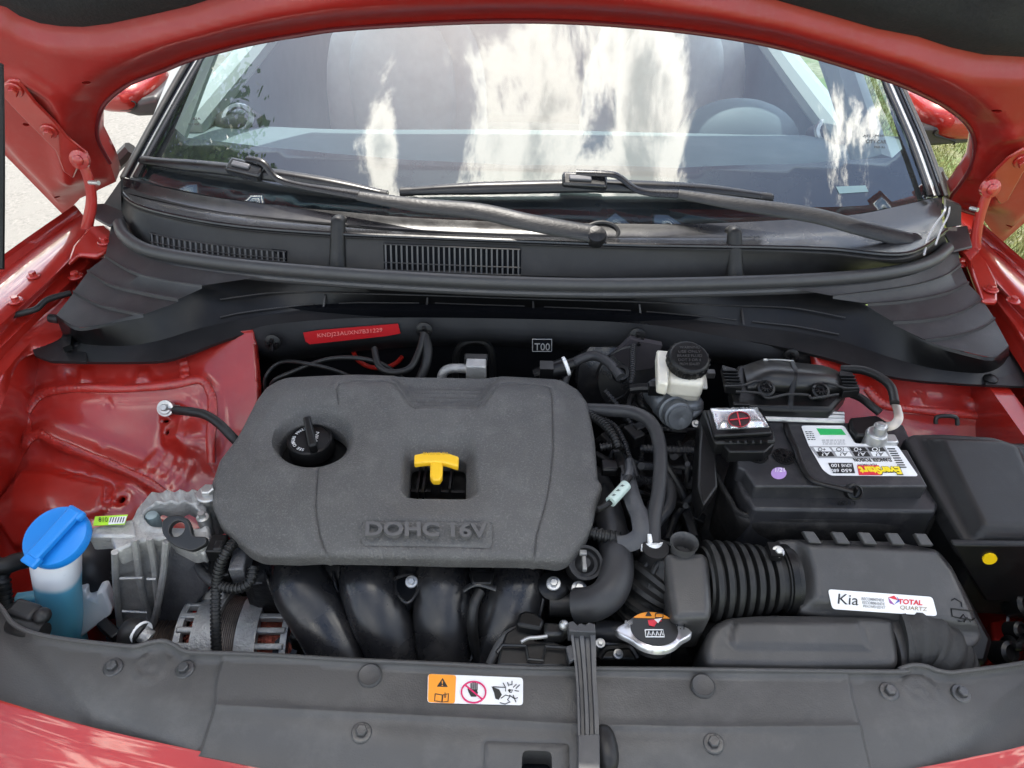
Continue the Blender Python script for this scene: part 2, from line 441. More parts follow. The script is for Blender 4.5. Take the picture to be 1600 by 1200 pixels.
WHT = mk('white_print', (.78, .78, .77), .4)
BLKP = mk('black_print', (.012, .012, .012), .4)
ORG = mk('orange_print', (.85, .30, .02), .4); REDP = mk('red_print', (.62, .02, .04), .4); GRN = mk('green_print', (.03, .45, .12), .4)
LIME = mk('lime_print', (.40, .72, .03), .4); YELP = mk('yellow_print', (.85, .66, .02), .4); PURP = mk('purple_print', (.42, .26, .55), .4)
GRYP = mk('grey_print', (.30, .30, .30), .5); DOTY = mk('yellow_paint_dot', (.85, .55, .0), .5)
BATT = mk('battery_plastic', (.020, .020, .022), .36, 0, spec=.4, bump=(150, .2, .001), var=.5, vscale=12, dust=.22, dcol=(.17, .16, .15))
WRAP = mk('insulation_wrap', (.014, .0135, .0135), .7, 0, spec=.2, bump=(40, .5, .004), var=.3, dust=.1)
TANK = mk('translucent_white_plastic', (.80, .81, .80), .3, 0, sss=.6, bump=(60, .1, .001))
BRK = mk('yellowed_reservoir_plastic', (.70, .66, .56), .3, 0, sss=.5, bump=(60, .1, .001), var=-.12, vscale=40)
PAD = mk('hood_insulation', (.012, .012, .013), .9, 0, bump=(180, .6, .003), var=.4)
GRIME = mk('dark_metal', (.014, .014, .015), .45, .4, bump=(60, .6, .004), var=.6, vscale=20)
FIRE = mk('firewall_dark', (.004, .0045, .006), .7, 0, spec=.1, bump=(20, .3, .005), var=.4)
FWB = mk('firewall_beam', (.016, .0165, .018), .5, 0, spec=.3, bump=(60, .2, .002), var=.4, vscale=10)
DASH = mk('dashboard_plastic', (.13, .17, .18), .7, 0, bump=(300, .3, .001))
SEAT = mk('seat_fabric', (.75, .74, .70), .85, 0, bump=(300, .4, .002), var=-.2)
TRIM = mk('interior_trim', (.36, .40, .40), .7)
TAPE = mk('clear_tape', (.45, .55, .50), .25, 0, bump=(80, .6, .002))
# fluid seen through the lower half of the washer tank
def tank_mat():
    m = mk('washer_tank_plastic', (.80, .82, .83), .3, 0, sss=.5); t = m.node_tree; b = t.nodes['Principled BSDF']
    tc_ = nn(t, 'ShaderNodeTexCoord'); sp_ = nn(t, 'ShaderNodeSeparateXYZ'); t.links.new(tc_.outputs['Object'], sp_.inputs[0])
    no = nn(t, 'ShaderNodeTexNoise'); no.inputs['Scale'].default_value = 25; t.links.new(tc_.outputs['Object'], no.inputs['Vector'])
    ad = nn(t, 'ShaderNodeMath', operation='MULTIPLY_ADD'); t.links.new(no.outputs[0], ad.inputs[0]); ad.inputs[1].default_value = .012; t.links.new(sp_.outputs[2], ad.inputs[2])
    mr = nn(t, 'ShaderNodeMapRange'); mr.interpolation_type = 'SMOOTHSTEP'; t.links.new(ad.outputs[0], mr.inputs[0]); mr.inputs[1].default_value = FLUID_Z+.004; mr.inputs[2].default_value = FLUID_Z-.008
    mr.inputs[3].default_value = 0; mr.inputs[4].default_value = 1
    mx = nn(t, 'ShaderNodeMix', data_type='RGBA'); t.links.new(mr.outputs[0], mx.inputs[0]); mx.inputs[6].default_value = (.78, .82, .86, 1); mx.inputs[7].default_value = (.13, .45, .62, 1)
    t.links.new(mx.outputs[2], b.inputs['Base Color']); return m
FLUID_Z = .852
def glass_mat(name, tint, ior=1.52, boost=1.0):
    m = bpy.data.materials.new(name); m.use_nodes = True; t = m.node_tree; t.nodes.clear()
    o = nn(t, 'ShaderNodeOutputMaterial'); mx = nn(t, 'ShaderNodeMixShader'); tr = nn(t, 'ShaderNodeBsdfTransparent'); tr.inputs[0].default_value = (*tint, 1)
    gl = nn(t, 'ShaderNodeBsdfGlossy'); gl.inputs['Roughness'].default_value = .0; gl.inputs[0].default_value = (1, 1, 1, 1)
    fr = nn(t, 'ShaderNodeFresnel'); fr.inputs[0].default_value = ior
    mu = nn(t, 'ShaderNodeMath', operation='MULTIPLY'); mu.use_clamp = True; mu.inputs[1].default_value = boost
    t.links.new(fr.outputs[0], mu.inputs[0]); t.links.new(mu.outputs[0], mx.inputs[0]); t.links.new(tr.outputs[0], mx.inputs[1]); t.links.new(gl.outputs[0], mx.inputs[2])
    di = nn(t, 'ShaderNodeBsdfDiffuse'); di.inputs[0].default_value = (.62, .68, .74, 1); m2 = nn(t, 'ShaderNodeMixShader')  # dust film, tinted pale blue to paint a haze over the dark cabin
    dn = nn(t, 'ShaderNodeTexNoise'); dn.inputs['Scale'].default_value = 9; dn.inputs['Detail'].default_value = 8; dn.inputs['Roughness'].default_value = .75
    dc = nn(t, 'ShaderNodeTexCoord'); t.links.new(dc.outputs['Object'], dn.inputs['Vector'])
    dm = nn(t, 'ShaderNodeMapRange'); t.links.new(dn.outputs[0], dm.inputs[0]); dm.inputs[1].default_value = .3; dm.inputs[2].default_value = .8; dm.inputs[3].default_value = .008; dm.inputs[4].default_value = .03
    t.links.new(dm.outputs[0], m2.inputs[0]); t.links.new(mx.outputs[0], m2.inputs[1]); t.links.new(di.outputs[0], m2.inputs[2]); t.links.new(m2.outputs[0], o.inputs[0])
    co = nn(t, 'ShaderNodeTexCoord'); n = nn(t, 'ShaderNodeTexNoise'); n.inputs['Scale'].default_value = 2.5; n.inputs['Detail'].default_value = 2; t.links.new(co.outputs['Object'], n.inputs['Vector'])
    b = nn(t, 'ShaderNodeBump'); b.inputs['Strength'].default_value = .08; b.inputs['Distance'].default_value = .01; t.links.new(n.outputs[0], b.inputs['Height']); t.links.new(b.outputs[0], gl.inputs['Normal'])
    return m
WSG = glass_mat('windshield_glass', (.72, .88, .90), boost=2.3)

# ================================================================== SETTING
def ground_mat(name, c1, c2, c3, sc, bumpd):
    m = bpy.data.materials.new(name); m.use_nodes = True; t = m.node_tree; b = t.nodes['Principled BSDF']; b.inputs['Roughness'].default_value = .9
    co = nn(t, 'ShaderNodeTexCoord')
    def N(s, d=6):
        n = nn(t, 'ShaderNodeTexNoise'); n.inputs['Scale'].default_value = s; n.inputs['Detail'].default_value = d; n.inputs['Roughness'].default_value = .7
        t.links.new(co.outputs['Object'], n.inputs['Vector']); return n.outputs[0]
    r = nn(t, 'ShaderNodeValToRGB'); r.color_ramp.elements[0].position = .38; r.color_ramp.elements[1].position = .62
    r.color_ramp.elements[0].color = (*c1, 1); r.color_ramp.elements[1].color = (*c2, 1); t.links.new(N(sc), r.inputs[0])
    mx = nn(t, 'ShaderNodeMix', data_type='RGBA'); mr = nn(t, 'ShaderNodeMapRange'); t.links.new(N(sc*.18, 4), mr.inputs[0]); mr.inputs[1].default_value = .45; mr.inputs[2].default_value = .6
    t.links.new(mr.outputs[0], mx.inputs[0]); t.links.new(r.outputs[0], mx.inputs[6]); mx.inputs[7].default_value = (*c3, 1); t.links.new(mx.outputs[2], b.inputs['Base Color'])
    bp = nn(t, 'ShaderNodeBump'); bp.inputs['Distance'].default_value = bumpd; t.links.new(N(sc*2), bp.inputs['Height']); t.links.new(bp.outputs[0], b.inputs['Normal'])
    return m
G = ground_mat('ground_soil', (.15, .17, .06), (.33, .32, .20), (.12, .19, .04), 14, .02)
m = MB(); m.add([(-200, -200, 0), (200, -200, 0), (200, 200, 0), (-200, 200, 0)], [(0, 1, 2, 3)]); tag(m.out('ground', G, None, 0), kind='structure')
CONC = ground_mat('concrete_pavement', (.20, .19, .172), (.31, .292, .262), (.26, .247, .222), 60, .003)
m = MB(); m.prism([(-30, -30, .03), (.35, -30, .03), (.35, 60, .03), (-30, 60, .03)], (0, 0, -.05)); tag(m.out('pavement', CONC, None, 0), kind='structure')
# grass on the verge at the right of the car
GR = mk('grass_blades', (.17, .17, .055), .7, var=.8, vscale=6)
rs = np.random.RandomState(4); v = []; f = []
for i in range(60000):
    y = rs.uniform(1.8, 7); x = rs.uniform(max(1.05, .42*y), .9*y+.5)
    if rs.rand() < .35 and (math.sin(x*5+1)+math.sin(y*4.3+x*2)) > .3: continue
    a = rs.uniform(0, 6.28); L_ = rs.uniform(.02, .06); w_ = .003; lx, ly = rs.uniform(-.03, .03, 2); b = len(v)
    v += [(x-w_*math.cos(a), y-w_*math.sin(a), 0), (x+w_*math.cos(a), y+w_*math.sin(a), 0), (x+lx, y+ly, L_)]; f.append((b, b+1, b+2))
me = bpy.data.meshes.new('grass'); me.from_pydata(v, [], f); tag(link('grass', me, GR, None, 0), kind='stuff')

# a broad-leaved tree on the left whose crown mirrors in the windscreen
TR = Vector((-4.75, 2.1, 0))
LEAF = mk('leaf', (.09, .17, .03), .5, var=.8, vscale=3); BARK = mk('bark', (.10, .075, .05), .85, bump=(30, .8, .01))
tree = thing('shade_tree', 'leafy green tree left of the car, mirrored in the windscreen', 'tree', TR)
m = MB(); m.tube([TR, TR+Vector((.1, 0, 2)), TR+Vector((.3, .2, 4.5))], [.17, .13, .08], 10)
for k in range(9):
    a = k*.7; m.tube([TR+Vector((.1, 0, 2+.25*k)), TR+Vector((math.cos(a)*.9, math.sin(a)*.9, 3.1+.3*k)), TR+Vector((math.cos(a)*1.7, math.sin(a)*1.6, 4+.3*k))], [.05, .03, .012], 6)
m.out('trunk', BARK, tree)
v = []; f = []
for c in range(80):
    a = rs.uniform(0, 6.28); rr = rs.uniform(0, 1.75); cx, cy, cz = TR.x+.2+math.cos(a)*rr, TR.y+math.sin(a)*rr, rs.uniform(3.2, 7.2)-.35*rr
    for k in range(420):
        p = np.array((cx, cy, cz))+rs.normal(0, .24, 3); d1 = rs.normal(0, .028, 3); d2 = rs.normal(0, .022, 3); b = len(v)
        v += [tuple(p-d1), tuple(p+d2), tuple(p+d1), tuple(p-d2)]; f.append((b, b+1, b+2, b+3))
me = bpy.data.meshes.new('crown'); me.from_pydata(v, [], f); link('crown', me, LEAF, tree, 0)

# ================================================================== THE CAR
car = thing('car', 'red car with its bonnet raised over the open engine bay', 'car', (0, 1.2, 0))

# windscreen surface
WS = Fr((0, 1.21, 1.06), (1, 0, 0), (0, 1, .56), hf=lambda u, v: -.055*np.abs(u/.7)**2.2 if not isinstance(u, float) else -.055*abs(u/.7)**2.2)
glass_px = [(196, 272), (240, 185), (300, 92), (362, 0), (450, -150), (1250, -150), (1340, 0), (1400, 128), (1437, 215), (1467, 306), (1400, 323), (1330, 336), (1200, 345), (1070, 350), (935, 349), (800, 347), (640, 340), (540, 331), (439, 321), (337, 308), (250, 290)]
clear_px = [(318, 92), (375, 0), (460, -130), (1240, -130), (1325, 0), (1378, 128), (1400, 200), (1410, 232), (1395, 246), (1250, 256), (1060, 262), (800, 258), (640, 250), (520, 240), (400, 228), (290, 215), (273, 200)]
ws = relief('windshield', WS, WS.L(glass_px), WSG, car, step=.03, depth=0, smooth=180)
fr_ = relief('black_border', WS, WS.L(glass_px, -.004), GLB, ws, step=.02, holes=[WS.L(clear_px, -.004)], h=lambda u, v, d: -.004+0*u, depth=.001, smooth=180)
# etched writing in the lower corners
def tpx(name, s, fr, x0, y0, x1, h_, mat, parent, hh=.001, dy=0, ext=.0003, bold=0):
    """text whose base runs (x0,y0)-(x1,y0+dy) in the photo, h_ pixels tall"""
    L_ = math.hypot(x1-x0, dy); nx, ny = dy/L_, -(x1-x0)/L_
    return textmesh(name, s, fr, (x0, y0), (x1, y0+dy), (x0+nx*h_, y0+ny*h_), mat, parent, hh, ext, bold)
tpx('etched_lettering', 'CITY CAR', WS, 1353, 224, 1384, 5.5, BLKP, ws, dy=1)
tpx('etched_lettering', 'AS2 . M50', WS, 1348, 214, 1381, 3, BLKP, ws); tpx('etched_lettering', 'M04 KL', WS, 1366, 232, 1383, 3.5, BLKP, ws)
tpx('etched_lettering', 'KIA', WS, 302, 188, 314, 4, BLKP, ws); tpx('etched_lettering', 'E11 43R', WS, 295, 196, 312, 3, BLKP, ws)
decal('inspection_tab', WS, [(1306, 292), (1352, 290), (1357, 300), (1311, 303)], mk('smoky_tape', (.10, .16, .18), .3), ws, h=.0006)

# pillar trims
def pillar(pts, nm):
    P0 = [WS.P(x, y, .006) for x, y in pts[0]]; 
    for j, (off, r, mt) in enumerate(pts[1]):
        m = MB(); m.tube([WS.P(x+off, y, .004+.004*j) for x, y in pts[0]], r, 10, flat=.6); m.out('pillar_trim' if j != 1 else 'chrome_strip', mt, car)
pillar(([(199, 277), (246, 190), (296, 102), (365, -10), (430, -110)], [(0, .0055, GLB), (7, .003, STEEL), (12, .006, GLB), (-8, .005, PLG)]), 'l')
pillar(([(1470, 306), (1440, 222), (1402, 134), (1340, -10), (1290, -110)], [(0, .0065, GLB), (-9, .003, STEEL), (-16, .006, GLB), (9, .004, PLG)]), 'r')
# roof shell and A-pillars behind the bonnet, closing the cabin
roof_pts = [(-.62, 1.95, 1.40), (.62, 1.95, 1.40), (.6, 3.6, 1.42), (-.6, 3.6, 1.42)]
m = MB(); m.prism(roof_pts, (0, 0, .03)); m.out('roof', RED, car, bevel=.01)

# ---------------- cabin seen through the glass
m = MB()
dash_rows = [[Y(px, py, yy) for px, py in pts] for yy, pts in (
    (1.36, [(250, 262), (500, 275), (800, 280), (1100, 285), (1450, 290)]),
    (1.62, [(270, 205), (520, 214), (800, 216), (1100, 222), (1420, 226)]),
    (1.76, [(290, 190), (520, 203), (800, 204), (1100, 210), (1400, 214)]),
    (1.80, [(290, 215), (520, 235), (800, 240), (1100, 245), (1400, 240)]))]
loft('dashboard', dash_rows, DASH, car, n=6)
def cowlhump(c, rx, ry, rz, nm, mat, e=1.0):
    m = MB(); m.sphere(c, 1, (rx, ry, rz), 32, 16, e=e); return m.out(nm, mat, car, 180)
cowlhump(Y(1150, 225, 1.80), .150, .10, .105, 'instrument_hood', DASH)
cowlhump(Y(372, 188, 1.72), .055, .05, .022, 'air_vent', PLG); cowlhump(Y(1297, 212, 1.72), .055, .05, .022, 'air_vent', PLG)
for px in (372, 1297):
    c = Y(px, 186 if px < 800 else 209, 1.70); m = MB(); m.lathe(c, (0, -.6, .8), [(.035, 0), (.038, .004), (.034, .008), (.026, .008), (.024, .002)], 24, cap=False, sx=1); m.out('vent_ring', STEEL, car)
# seats
def seat(px, y0):
    s = MB(); c = Y(px, 150, y0)
    s.sphere(c+Vector((0, .06, -.10)), 1, (.25, .10, .38), 24, 16, e=.75); s.sphere(c+Vector((0, -.02, .0)), 1, (.16, .06, .25), 20, 12, e=.8)
    o = s.out('seat_backrest', SEAT, car, 180)
    h = MB(); h.sphere(c+Vector((0, .07, .34)), 1, (.14, .055, .10), 20, 12, e=.8); h.out('headrest', SEAT, car, 180)
seat(632, 2.35); seat(1040, 2.35)
# doors with window openings: lower panel, sill, belt
for sgn in (-1, 1):
    m = MB(); x = sgn*.74
    m.box((x, 2.55, .62), (.06, 2.0, .70)); m.out('door_panel', DASH, car, bevel=.02)
    m = MB(); m.tube([(x*.97, 1.62, .99), (x*.97, 2.3, 1.0), (x*.97, 3.4, 1.04)], .035, 10); m.out('door_sill', TRIM, car)
    m = MB(); m.tube([(x*.98, 2.55, .95), (x*.93, 2.60, 1.2), (x*.85, 2.62, 1.4)], .05, 8); m.out('door_pillar', RED, car)
    m = MB(); m.tube([(x*.93, 1.42, 1.03), (x*.885, 1.7, 1.17), (x*.80, 2.0, 1.33)], .035, 8); m.out('windshield_pillar', TRIM, car)
m = MB(); m.box((0, 3.6, .8), (1.4, .08, 1.2)); m.box((0, 2.6, .33), (1.5, 2.3, .05)); m.out('cabin_shell', SEAT, car)
m = MB(); m.box((0, 3.05, .78), (1.2, .16, .6)); m.out('rear_seat', SEAT, car, bevel=.05)

# ---------------- door mirrors
def mirror(red, blk, yy, seam):
    a, b = Y(*red[0], yy), Y(*red[1], yy); c = (a+b)/2
    m = MB(); m.sphere(c, 1, (abs(b.x-a.x)/2, .10, abs(b.z-a.z)/2), 28, 14, e=.7); mo = m.out('mirror_shell', RED, car, 180)
    m = MB(); T = [Y(*p, yy-.09) for p in blk]; m.prism(T, (0, .16, 0)); m.out('mirror_foot', PLG, car, bevel=.012)
    m = MB(); m.tube([Y(*p, yy-.0925) for p in seam], .0018, 6); m.out('mirror_seam', BLKP, car)
mirror([(150, 108), (262, 162)], [(140, 140), (165, 152), (200, 160), (245, 150), (262, 182), (215, 184), (160, 168)], 1.72, [(188, 172), (208, 170), (211, 160), (190, 155)])
mirror([(1428, 140), (1535, 206)], [(1425, 190), (1445, 198), (1500, 199), (1535, 196), (1520, 224), (1450, 230)], 1.72, [(1464, 203), (1461, 211), (1490, 220), (1490, 226)])
for pts in ([(140, 292), (175, 262), (205, 232)], [(1500, 318), (1470, 285), (1462, 268)]):
    m = MB(); m.tube([Y(x, y, 1.42) for x, y in pts], .014, 8); m.out('door_edge', PLG, car)

# ---------------- scuttle (cowl) panels
top_glass = [(187, 276), (250, 292), (337, 309), (439, 321), (540, 331), (640, 340), (800, 347), (935, 349), (1070, 350), (1200, 345), (1330, 336), (1400, 323), (1473, 306)]
wall_top = [(190, 296), (213, 317), (270, 334), (371, 351), (506, 362), (640, 368), (766, 373), (962, 380), (1070, 382), (1200, 384), (1296, 387), (1414, 394), (1476, 357)]
wall_bot = [(192, 352), (225, 385), (300, 398), (400, 408), (520, 418), (640, 424), (766, 429), (962, 434), (1070, 434), (1200, 432), (1296, 428), (1414, 415), (1484, 388)]
ct = [WS.P(x, y, .003) for x, y in top_glass]; wt = ZL(wall_top, 1.032); wb = ZL(wall_bot, .985)
mid = [a.lerp(b, .45)+Vector((0, 0, -.010)) for a, b in zip(ct, wt)]
loft('cowl_panel', [ct, mid, wt], GLB, car, n=6, along=90)
loft('plenum_panel', [[p+Vector((0, -.03, -.010)) for p in ct], [p+Vector((0, .0, -.010)) for p in ct], [p+Vector((0, .08, -.03)) for p in ct], [p+Vector((0, .10, -.30)) for p in ct]], FIRE, car, n=1, along=60)
def shifted(c, dy, dz): return [p+Vector((0, dy, dz)) for p in c]
loft('cowl_wall', [shifted(wt, 0, 0), shifted(wt, -.008, -.003), shifted(wt, -.010, -.010), wb], PLB, car, n=4, along=90)
m = MB(); m.tube([p+Vector((0, -.006, .001)) for p in wt], .0035, 8); m.out('cowl_lip', GLB, car)
_wt = np.array([[p[0], p[1]] for p in wall_top]); _wb = np.array([[p[0], p[1]] for p in wall_bot])
def wallpt(px, t, off=.004):
    yt = np.interp(px, _wt[:, 0], _wt[:, 1]); yb = np.interp(px, _wb[:, 0], _wb[:, 1])
    a, b = Z(px, yt, 1.032), Z(px, yb, .985); p = a.lerp(b, t); return p+Vector((0, -off-.01*(1-t), 0))
BARM = mk('grille_bar_plastic', (.09, .09, .09), .45)
def grille(x0, x1, n, t0, t1, name):
    m = MB(); q = [wallpt(x0-4, t0, .001), wallpt(x1+4, t0, .001), wallpt(x1+4, t1, .001), wallpt(x0-4, t1, .001)]
    m.add(q, [(0, 3, 2, 1)]); g = m.out(name, FIRE, car, 0)  # near-black backing sheet stands in for the shaded depth of the slots
    for i in range(n+1):
        x = x0+(x1-x0)*i/n; m = MB(); m.tube([wallpt(x, t0, .004), wallpt(x, t1, .004)], .0016, 6); m.out('grille_bar', BARM, g)
    for t in (t0, (t0*.3+t1*.7), t1):
        m = MB(); m.tube([wallpt(x0-3+(x1-x0+6)*k/8, t, .0045) for k in range(9)], .0012, 6); m.out('grille_rail', PLG, g)
grille(604, 810, 25, .16, .95, 'air_grille'); grille(240, 445, 24, .58, .90, 'air_grille')
# rubber bump stops on the scuttle
for (x, y, y1) in ((530, 345, 412), (1146, 362, 428)):
    a, b = Z(x, y, 1.045)+Vector((0, -.012, 0)), Z(x, y1, .985)+Vector((0, -.012, 0)); m = MB()
    m.tube([a+Vector((0, .035, -.01)), a+Vector((0, .008, .003)), a+Vector((0, -.004, -.008)), b], [.008, .011, .0125, .013, .015], 14, flat=.8); m.out('rubber_buffer', RUB, car)
# weather strip
seal_px = [(187, 350), (193, 366), (215, 384), (250, 396), (330, 409), (430, 420), (560, 430), (700, 438), (830, 443), (960, 445), (1100, 443), (1250, 438), (1350, 431), (1420, 420), (1460, 405), (1480, 388)]
m = MB(); m.tube(ZL(seal_px, 1.0), .0108, 16); m.out('weather_strip', SEALR, car)
m = MB(); m.tube([p+Vector((0, -.008, -.013)) for p in ZL(seal_px, 1.0)], .006, 10); m.out('weather_strip', SEALR, car)

# scuttle lower panel : wings with stepped ribs, dark wall, flange
def stepped(curves, z0, dz):
    rows = []; z = z0
    for i, c in enumerate(curves):
        if 0 < i < len(curves)-1:
            P = ZL(c, z); rows += [P, [p+Vector((0, -.0015, .0022)) for p in P], [p+Vector((0, -.004, .0022)) for p in P], [p+Vector((0, -.0055, -.002)) for p in P]]
        else: rows.append(ZL(c, z))
        z -= dz
    return rows
LW = [[(178, 330), (186, 366), (215, 394), (260, 412), (330, 424), (405, 433)], [(165, 398), (209, 424), (262, 438), (317, 446)], [(138, 422), (175, 444), (236, 459), (280, 467)], [(116, 454), (152, 473), (189, 483), (226, 491)], [(88, 492), (100, 502), (119, 511), (148, 510)]]
RW = [[(1494, 364), (1486, 395), (1455, 418), (1400, 436), (1330, 446), (1240, 451)], [(1500, 412), (1470, 432), (1410, 448), (1300, 462)], [(1512, 440), (1475, 457), (1414, 469), (1354, 474)], [(1534, 465), (1499, 486), (1448, 498), (1394, 502)], [(1553, 496), (1532, 510), (1492, 523), (1443, 530)], [(1576, 540), (1568, 550), (1557, 557), (1546, 558)]]
for cs, zz in ((LW, .995), (RW, .995)):
    rows = stepped(cs, zz, .008); loft('cowl_wing', rows, WING, car, n=1, along=40)
lw_edge = [(88, 492), (119, 511), (148, 509), (190, 500), (226, 491), (277, 467), (317, 446), (371, 431), (405, 429)]
mid_edge = [(480, 437), (600, 446), (720, 451), (840, 455), (960, 457), (1080, 457), (1180, 453)]
rw_edge = [(1240, 452), (1269, 454), (1330, 468), (1354, 477), (1394, 502), (1443, 531), (1499, 548), (1546, 559), (1557, 557), (1577, 540)]
def zc(pts, z): return ZL([(a, b) for a, b in pts], z)
topE = ZL(lw_edge, .963)+ZL(mid_edge, .975)+ZL(rw_edge, .958)
botE_px = [(98, 522), (110, 528), (135, 538), (202, 540), (256, 530), (304, 515), (371, 500), (420, 492), (480, 483), (560, 478), (680, 478), (800, 482), (900, 486), (1000, 491), (1080, 499), (1160, 509), (1240, 519), (1313, 533), (1397, 560), (1465, 577), (1520, 583), (1543, 582), (1565, 572), (1577, 556)]
flE_px = [(50, 545), (54, 555), (78, 564), (235, 565), (287, 555), (337, 536), (388, 520), (450, 508), (540, 498), (665, 495), (834, 501), (935, 502), (1002, 511), (1070, 524), (1132, 530), (1195, 537), (1296, 560), (1397, 589), (1499, 599), (1540, 601), (1600, 603), (1625, 601), (1640, 590)]
botE = ZL(botE_px, .925); flE = ZL(flE_px, .915); flE2 = ZL([(a, b+1) for a, b in flE_px], .905)
def dens(pts): return np.array(cat([tuple(p) for p in pts], 8))
_te, _be, _fe = dens(lw_edge+mid_edge+rw_edge), dens(botE_px), dens(flE_px)
def col_rows(E0, z, x0, x1, n=150):
    out = []
    for k in range(n+1):
        x = x0+(x1-x0)*k/n; j = int(np.searchsorted(np.maximum.accumulate(E0[:, 0]), x)); j = min(max(j, 1), len(E0)-1)
        y = np.interp(x, np.maximum.accumulate(E0[:, 0]), E0[:, 1]); out.append(Z(x, y, z(x) if callable(z) else z))
    return out
ztop = lambda x: .966
tA = col_rows(_te, ztop, 88, 1577); bA = col_rows(_be, .925, 98, 1577); fA = col_rows(_fe, .915, 78, 1600)
loft('cowl_front_wall', [tA, [p+Vector((0, -.003, -.004)) for p in tA], bA], PLD, car, n=1, along=160, curve=False, smooth=40)
loft('cowl_flange', [bA, fA, [p+Vector((0, .002, -.006)) for p in fA]], PLB, car, n=1, along=160, curve=False, smooth=60)
# flange tabs at both outer ends
for pts in ([(88, 492), (80, 500), (49, 540), (54, 555), (78, 564), (135, 565), (135, 538), (101, 525)], [(1577, 540), (1600, 515), (1660, 575), (1640, 605), (1590, 603), (1540, 601), (1543, 580)]):
    m = MB(); m.prism(ZL(pts, .9205 if pts[0][0] < 800 else .9195), (0, 0, -.004)); m.out('cowl_tab', PLB, car)
# raised stiffening lines and ribs on the dark wall
def wl(px, t, z0=.97, z1=.925, off=.002):
    te = np.array([(a, b) for a, b in lw_edge+mid_edge+rw_edge]); be = np.array(botE_px)
    a = Z(px, np.interp(px, te[:, 0], te[:, 1]), .968); b = Z(px, np.interp(px, be[:, 0], be[:, 1]), .925); return a.lerp(b, t)+Vector((0, -off, off))
for (x0, x1, t) in ((345, 1320, .45), (345, 490, .86), (530, 655, .86), (680, 820, .86), (850, 985, .86), (1010, 1150, .86), (1175, 1310, .86)):
    m = MB(); m.tube([wl(x0+(x1-x0)*k/12, t) for k in range(13)], .0011, 6); m.out('stiffening_rib', PLG, car)
for x in (508, 668, 833, 999, 1159):
    m = MB(); m.prism([wl(x-1.2, .55, off=.001), wl(x+1.2, .55, off=.001), wl(x+1.5, 1.0, off=.008), wl(x-1.5, 1.0, off=.008)], (0, .006, 0)); m.out('support_rib', PLG, car)
for (x, y, z) in ((118, 537, .922), (1547, 592, .920)):
    m = MB(); m.lathe(Z(x, y, z), (0, 0, 1), [(.011, -.001), (.011, .002), (.009, .0035), (0.002, .0038)], 20); m.out('clip', PLD, car)
m = MB(); m.prism(ZL([(96, 528), (112, 522), (110, 538), (98, 543)], .935), (0, 0, -.01)); m.out('clip', PLD, car)
m = MB(); m.tube([Z(93, 499, .945), Z(78, 497, .945)], .007, 10); m.out('drain_stub', PLB, car)

# ---------------- firewall beam with clips and number plate
beam = [[Y(x, y, .99) for x, y in ((388, 520), (420, 508), (560, 497), (800, 498), (1000, 506), (1150, 530), (1300, 560))],
        [Y(x, y, .985) for x, y in ((388, 545), (420, 547), (560, 532), (700, 527), (860, 531), (1000, 543), (1150, 556), (1300, 575))],
        [Y(x, y, 1.02) for x, y in ((394, 556), (430, 566), (560, 549), (700, 540), (860, 545), (1000, 556), (1150, 570), (1300, 590))]]
loft('firewall_beam', beam, FWB, car, n=4, along=80, smooth=180)
m = MB(); m.box((0, 1.06, .62), (1.5, .04, .62)); m.out('firewall', FIRE, car)
VF = Fr((0, .983, .93), (1, 0, 0), (0, .12, 1))
pl = [(474, 519), (500, 515), (622, 505), (626, 520), (606, 524), (485, 537), (478, 533)]
decal('number_plate', VF, pl, mk('red_plate_paint', (.42, .010, .014), .4), car, h=.001, t=.001)
tpx('stamped_lettering', 'KNDJ23AUXN7B31229', VF, 497, 528, 598, 8, mk('worn_red', (.75, .2, .18), .5), car, hh=.0025, dy=-9)
for (x, y) in ((427, 534), (663, 515), (995, 524), (1235, 556)):
    c = Y(x, y, .972); m = MB(); m.lathe(c, (0, -1, .3), [(.013, 0), (.013, .004), (.008, .006)], 16)
    for k in range(4): m.box(c+Vector((math.cos(k*1.57)*.007, -.008, math.sin(k*1.57)*.007)), (.005, .008, .005))
    m.tube([c+Vector((0, -.006, 0)), c+Vector((.002, -.02, -.004))], .003, 8); m.out('clip', PLD, car)
F2 = Fr((0, .972, .80), (1, 0, 0), (0, 0, 1))
decal('stamped_plate', F2, [(833, 531), (861, 531), (861, 548), (833, 548)], FIRE, car, h=.001, t=.002)
tpx('stamped_lettering', 'T00', F2, 835, 545, 859, 11, GRYP, car, hh=.004)
for a, b in (((832, 530), (862, 530)), ((862, 530), (862, 549)), ((862, 549), (832, 549)), ((832, 549), (832, 530))):
    m = MB(); m.tube([F2.P(*a, .004), F2.P(*b, .004)], .0006, 5); m.out('stamped_border', GRYP, car)

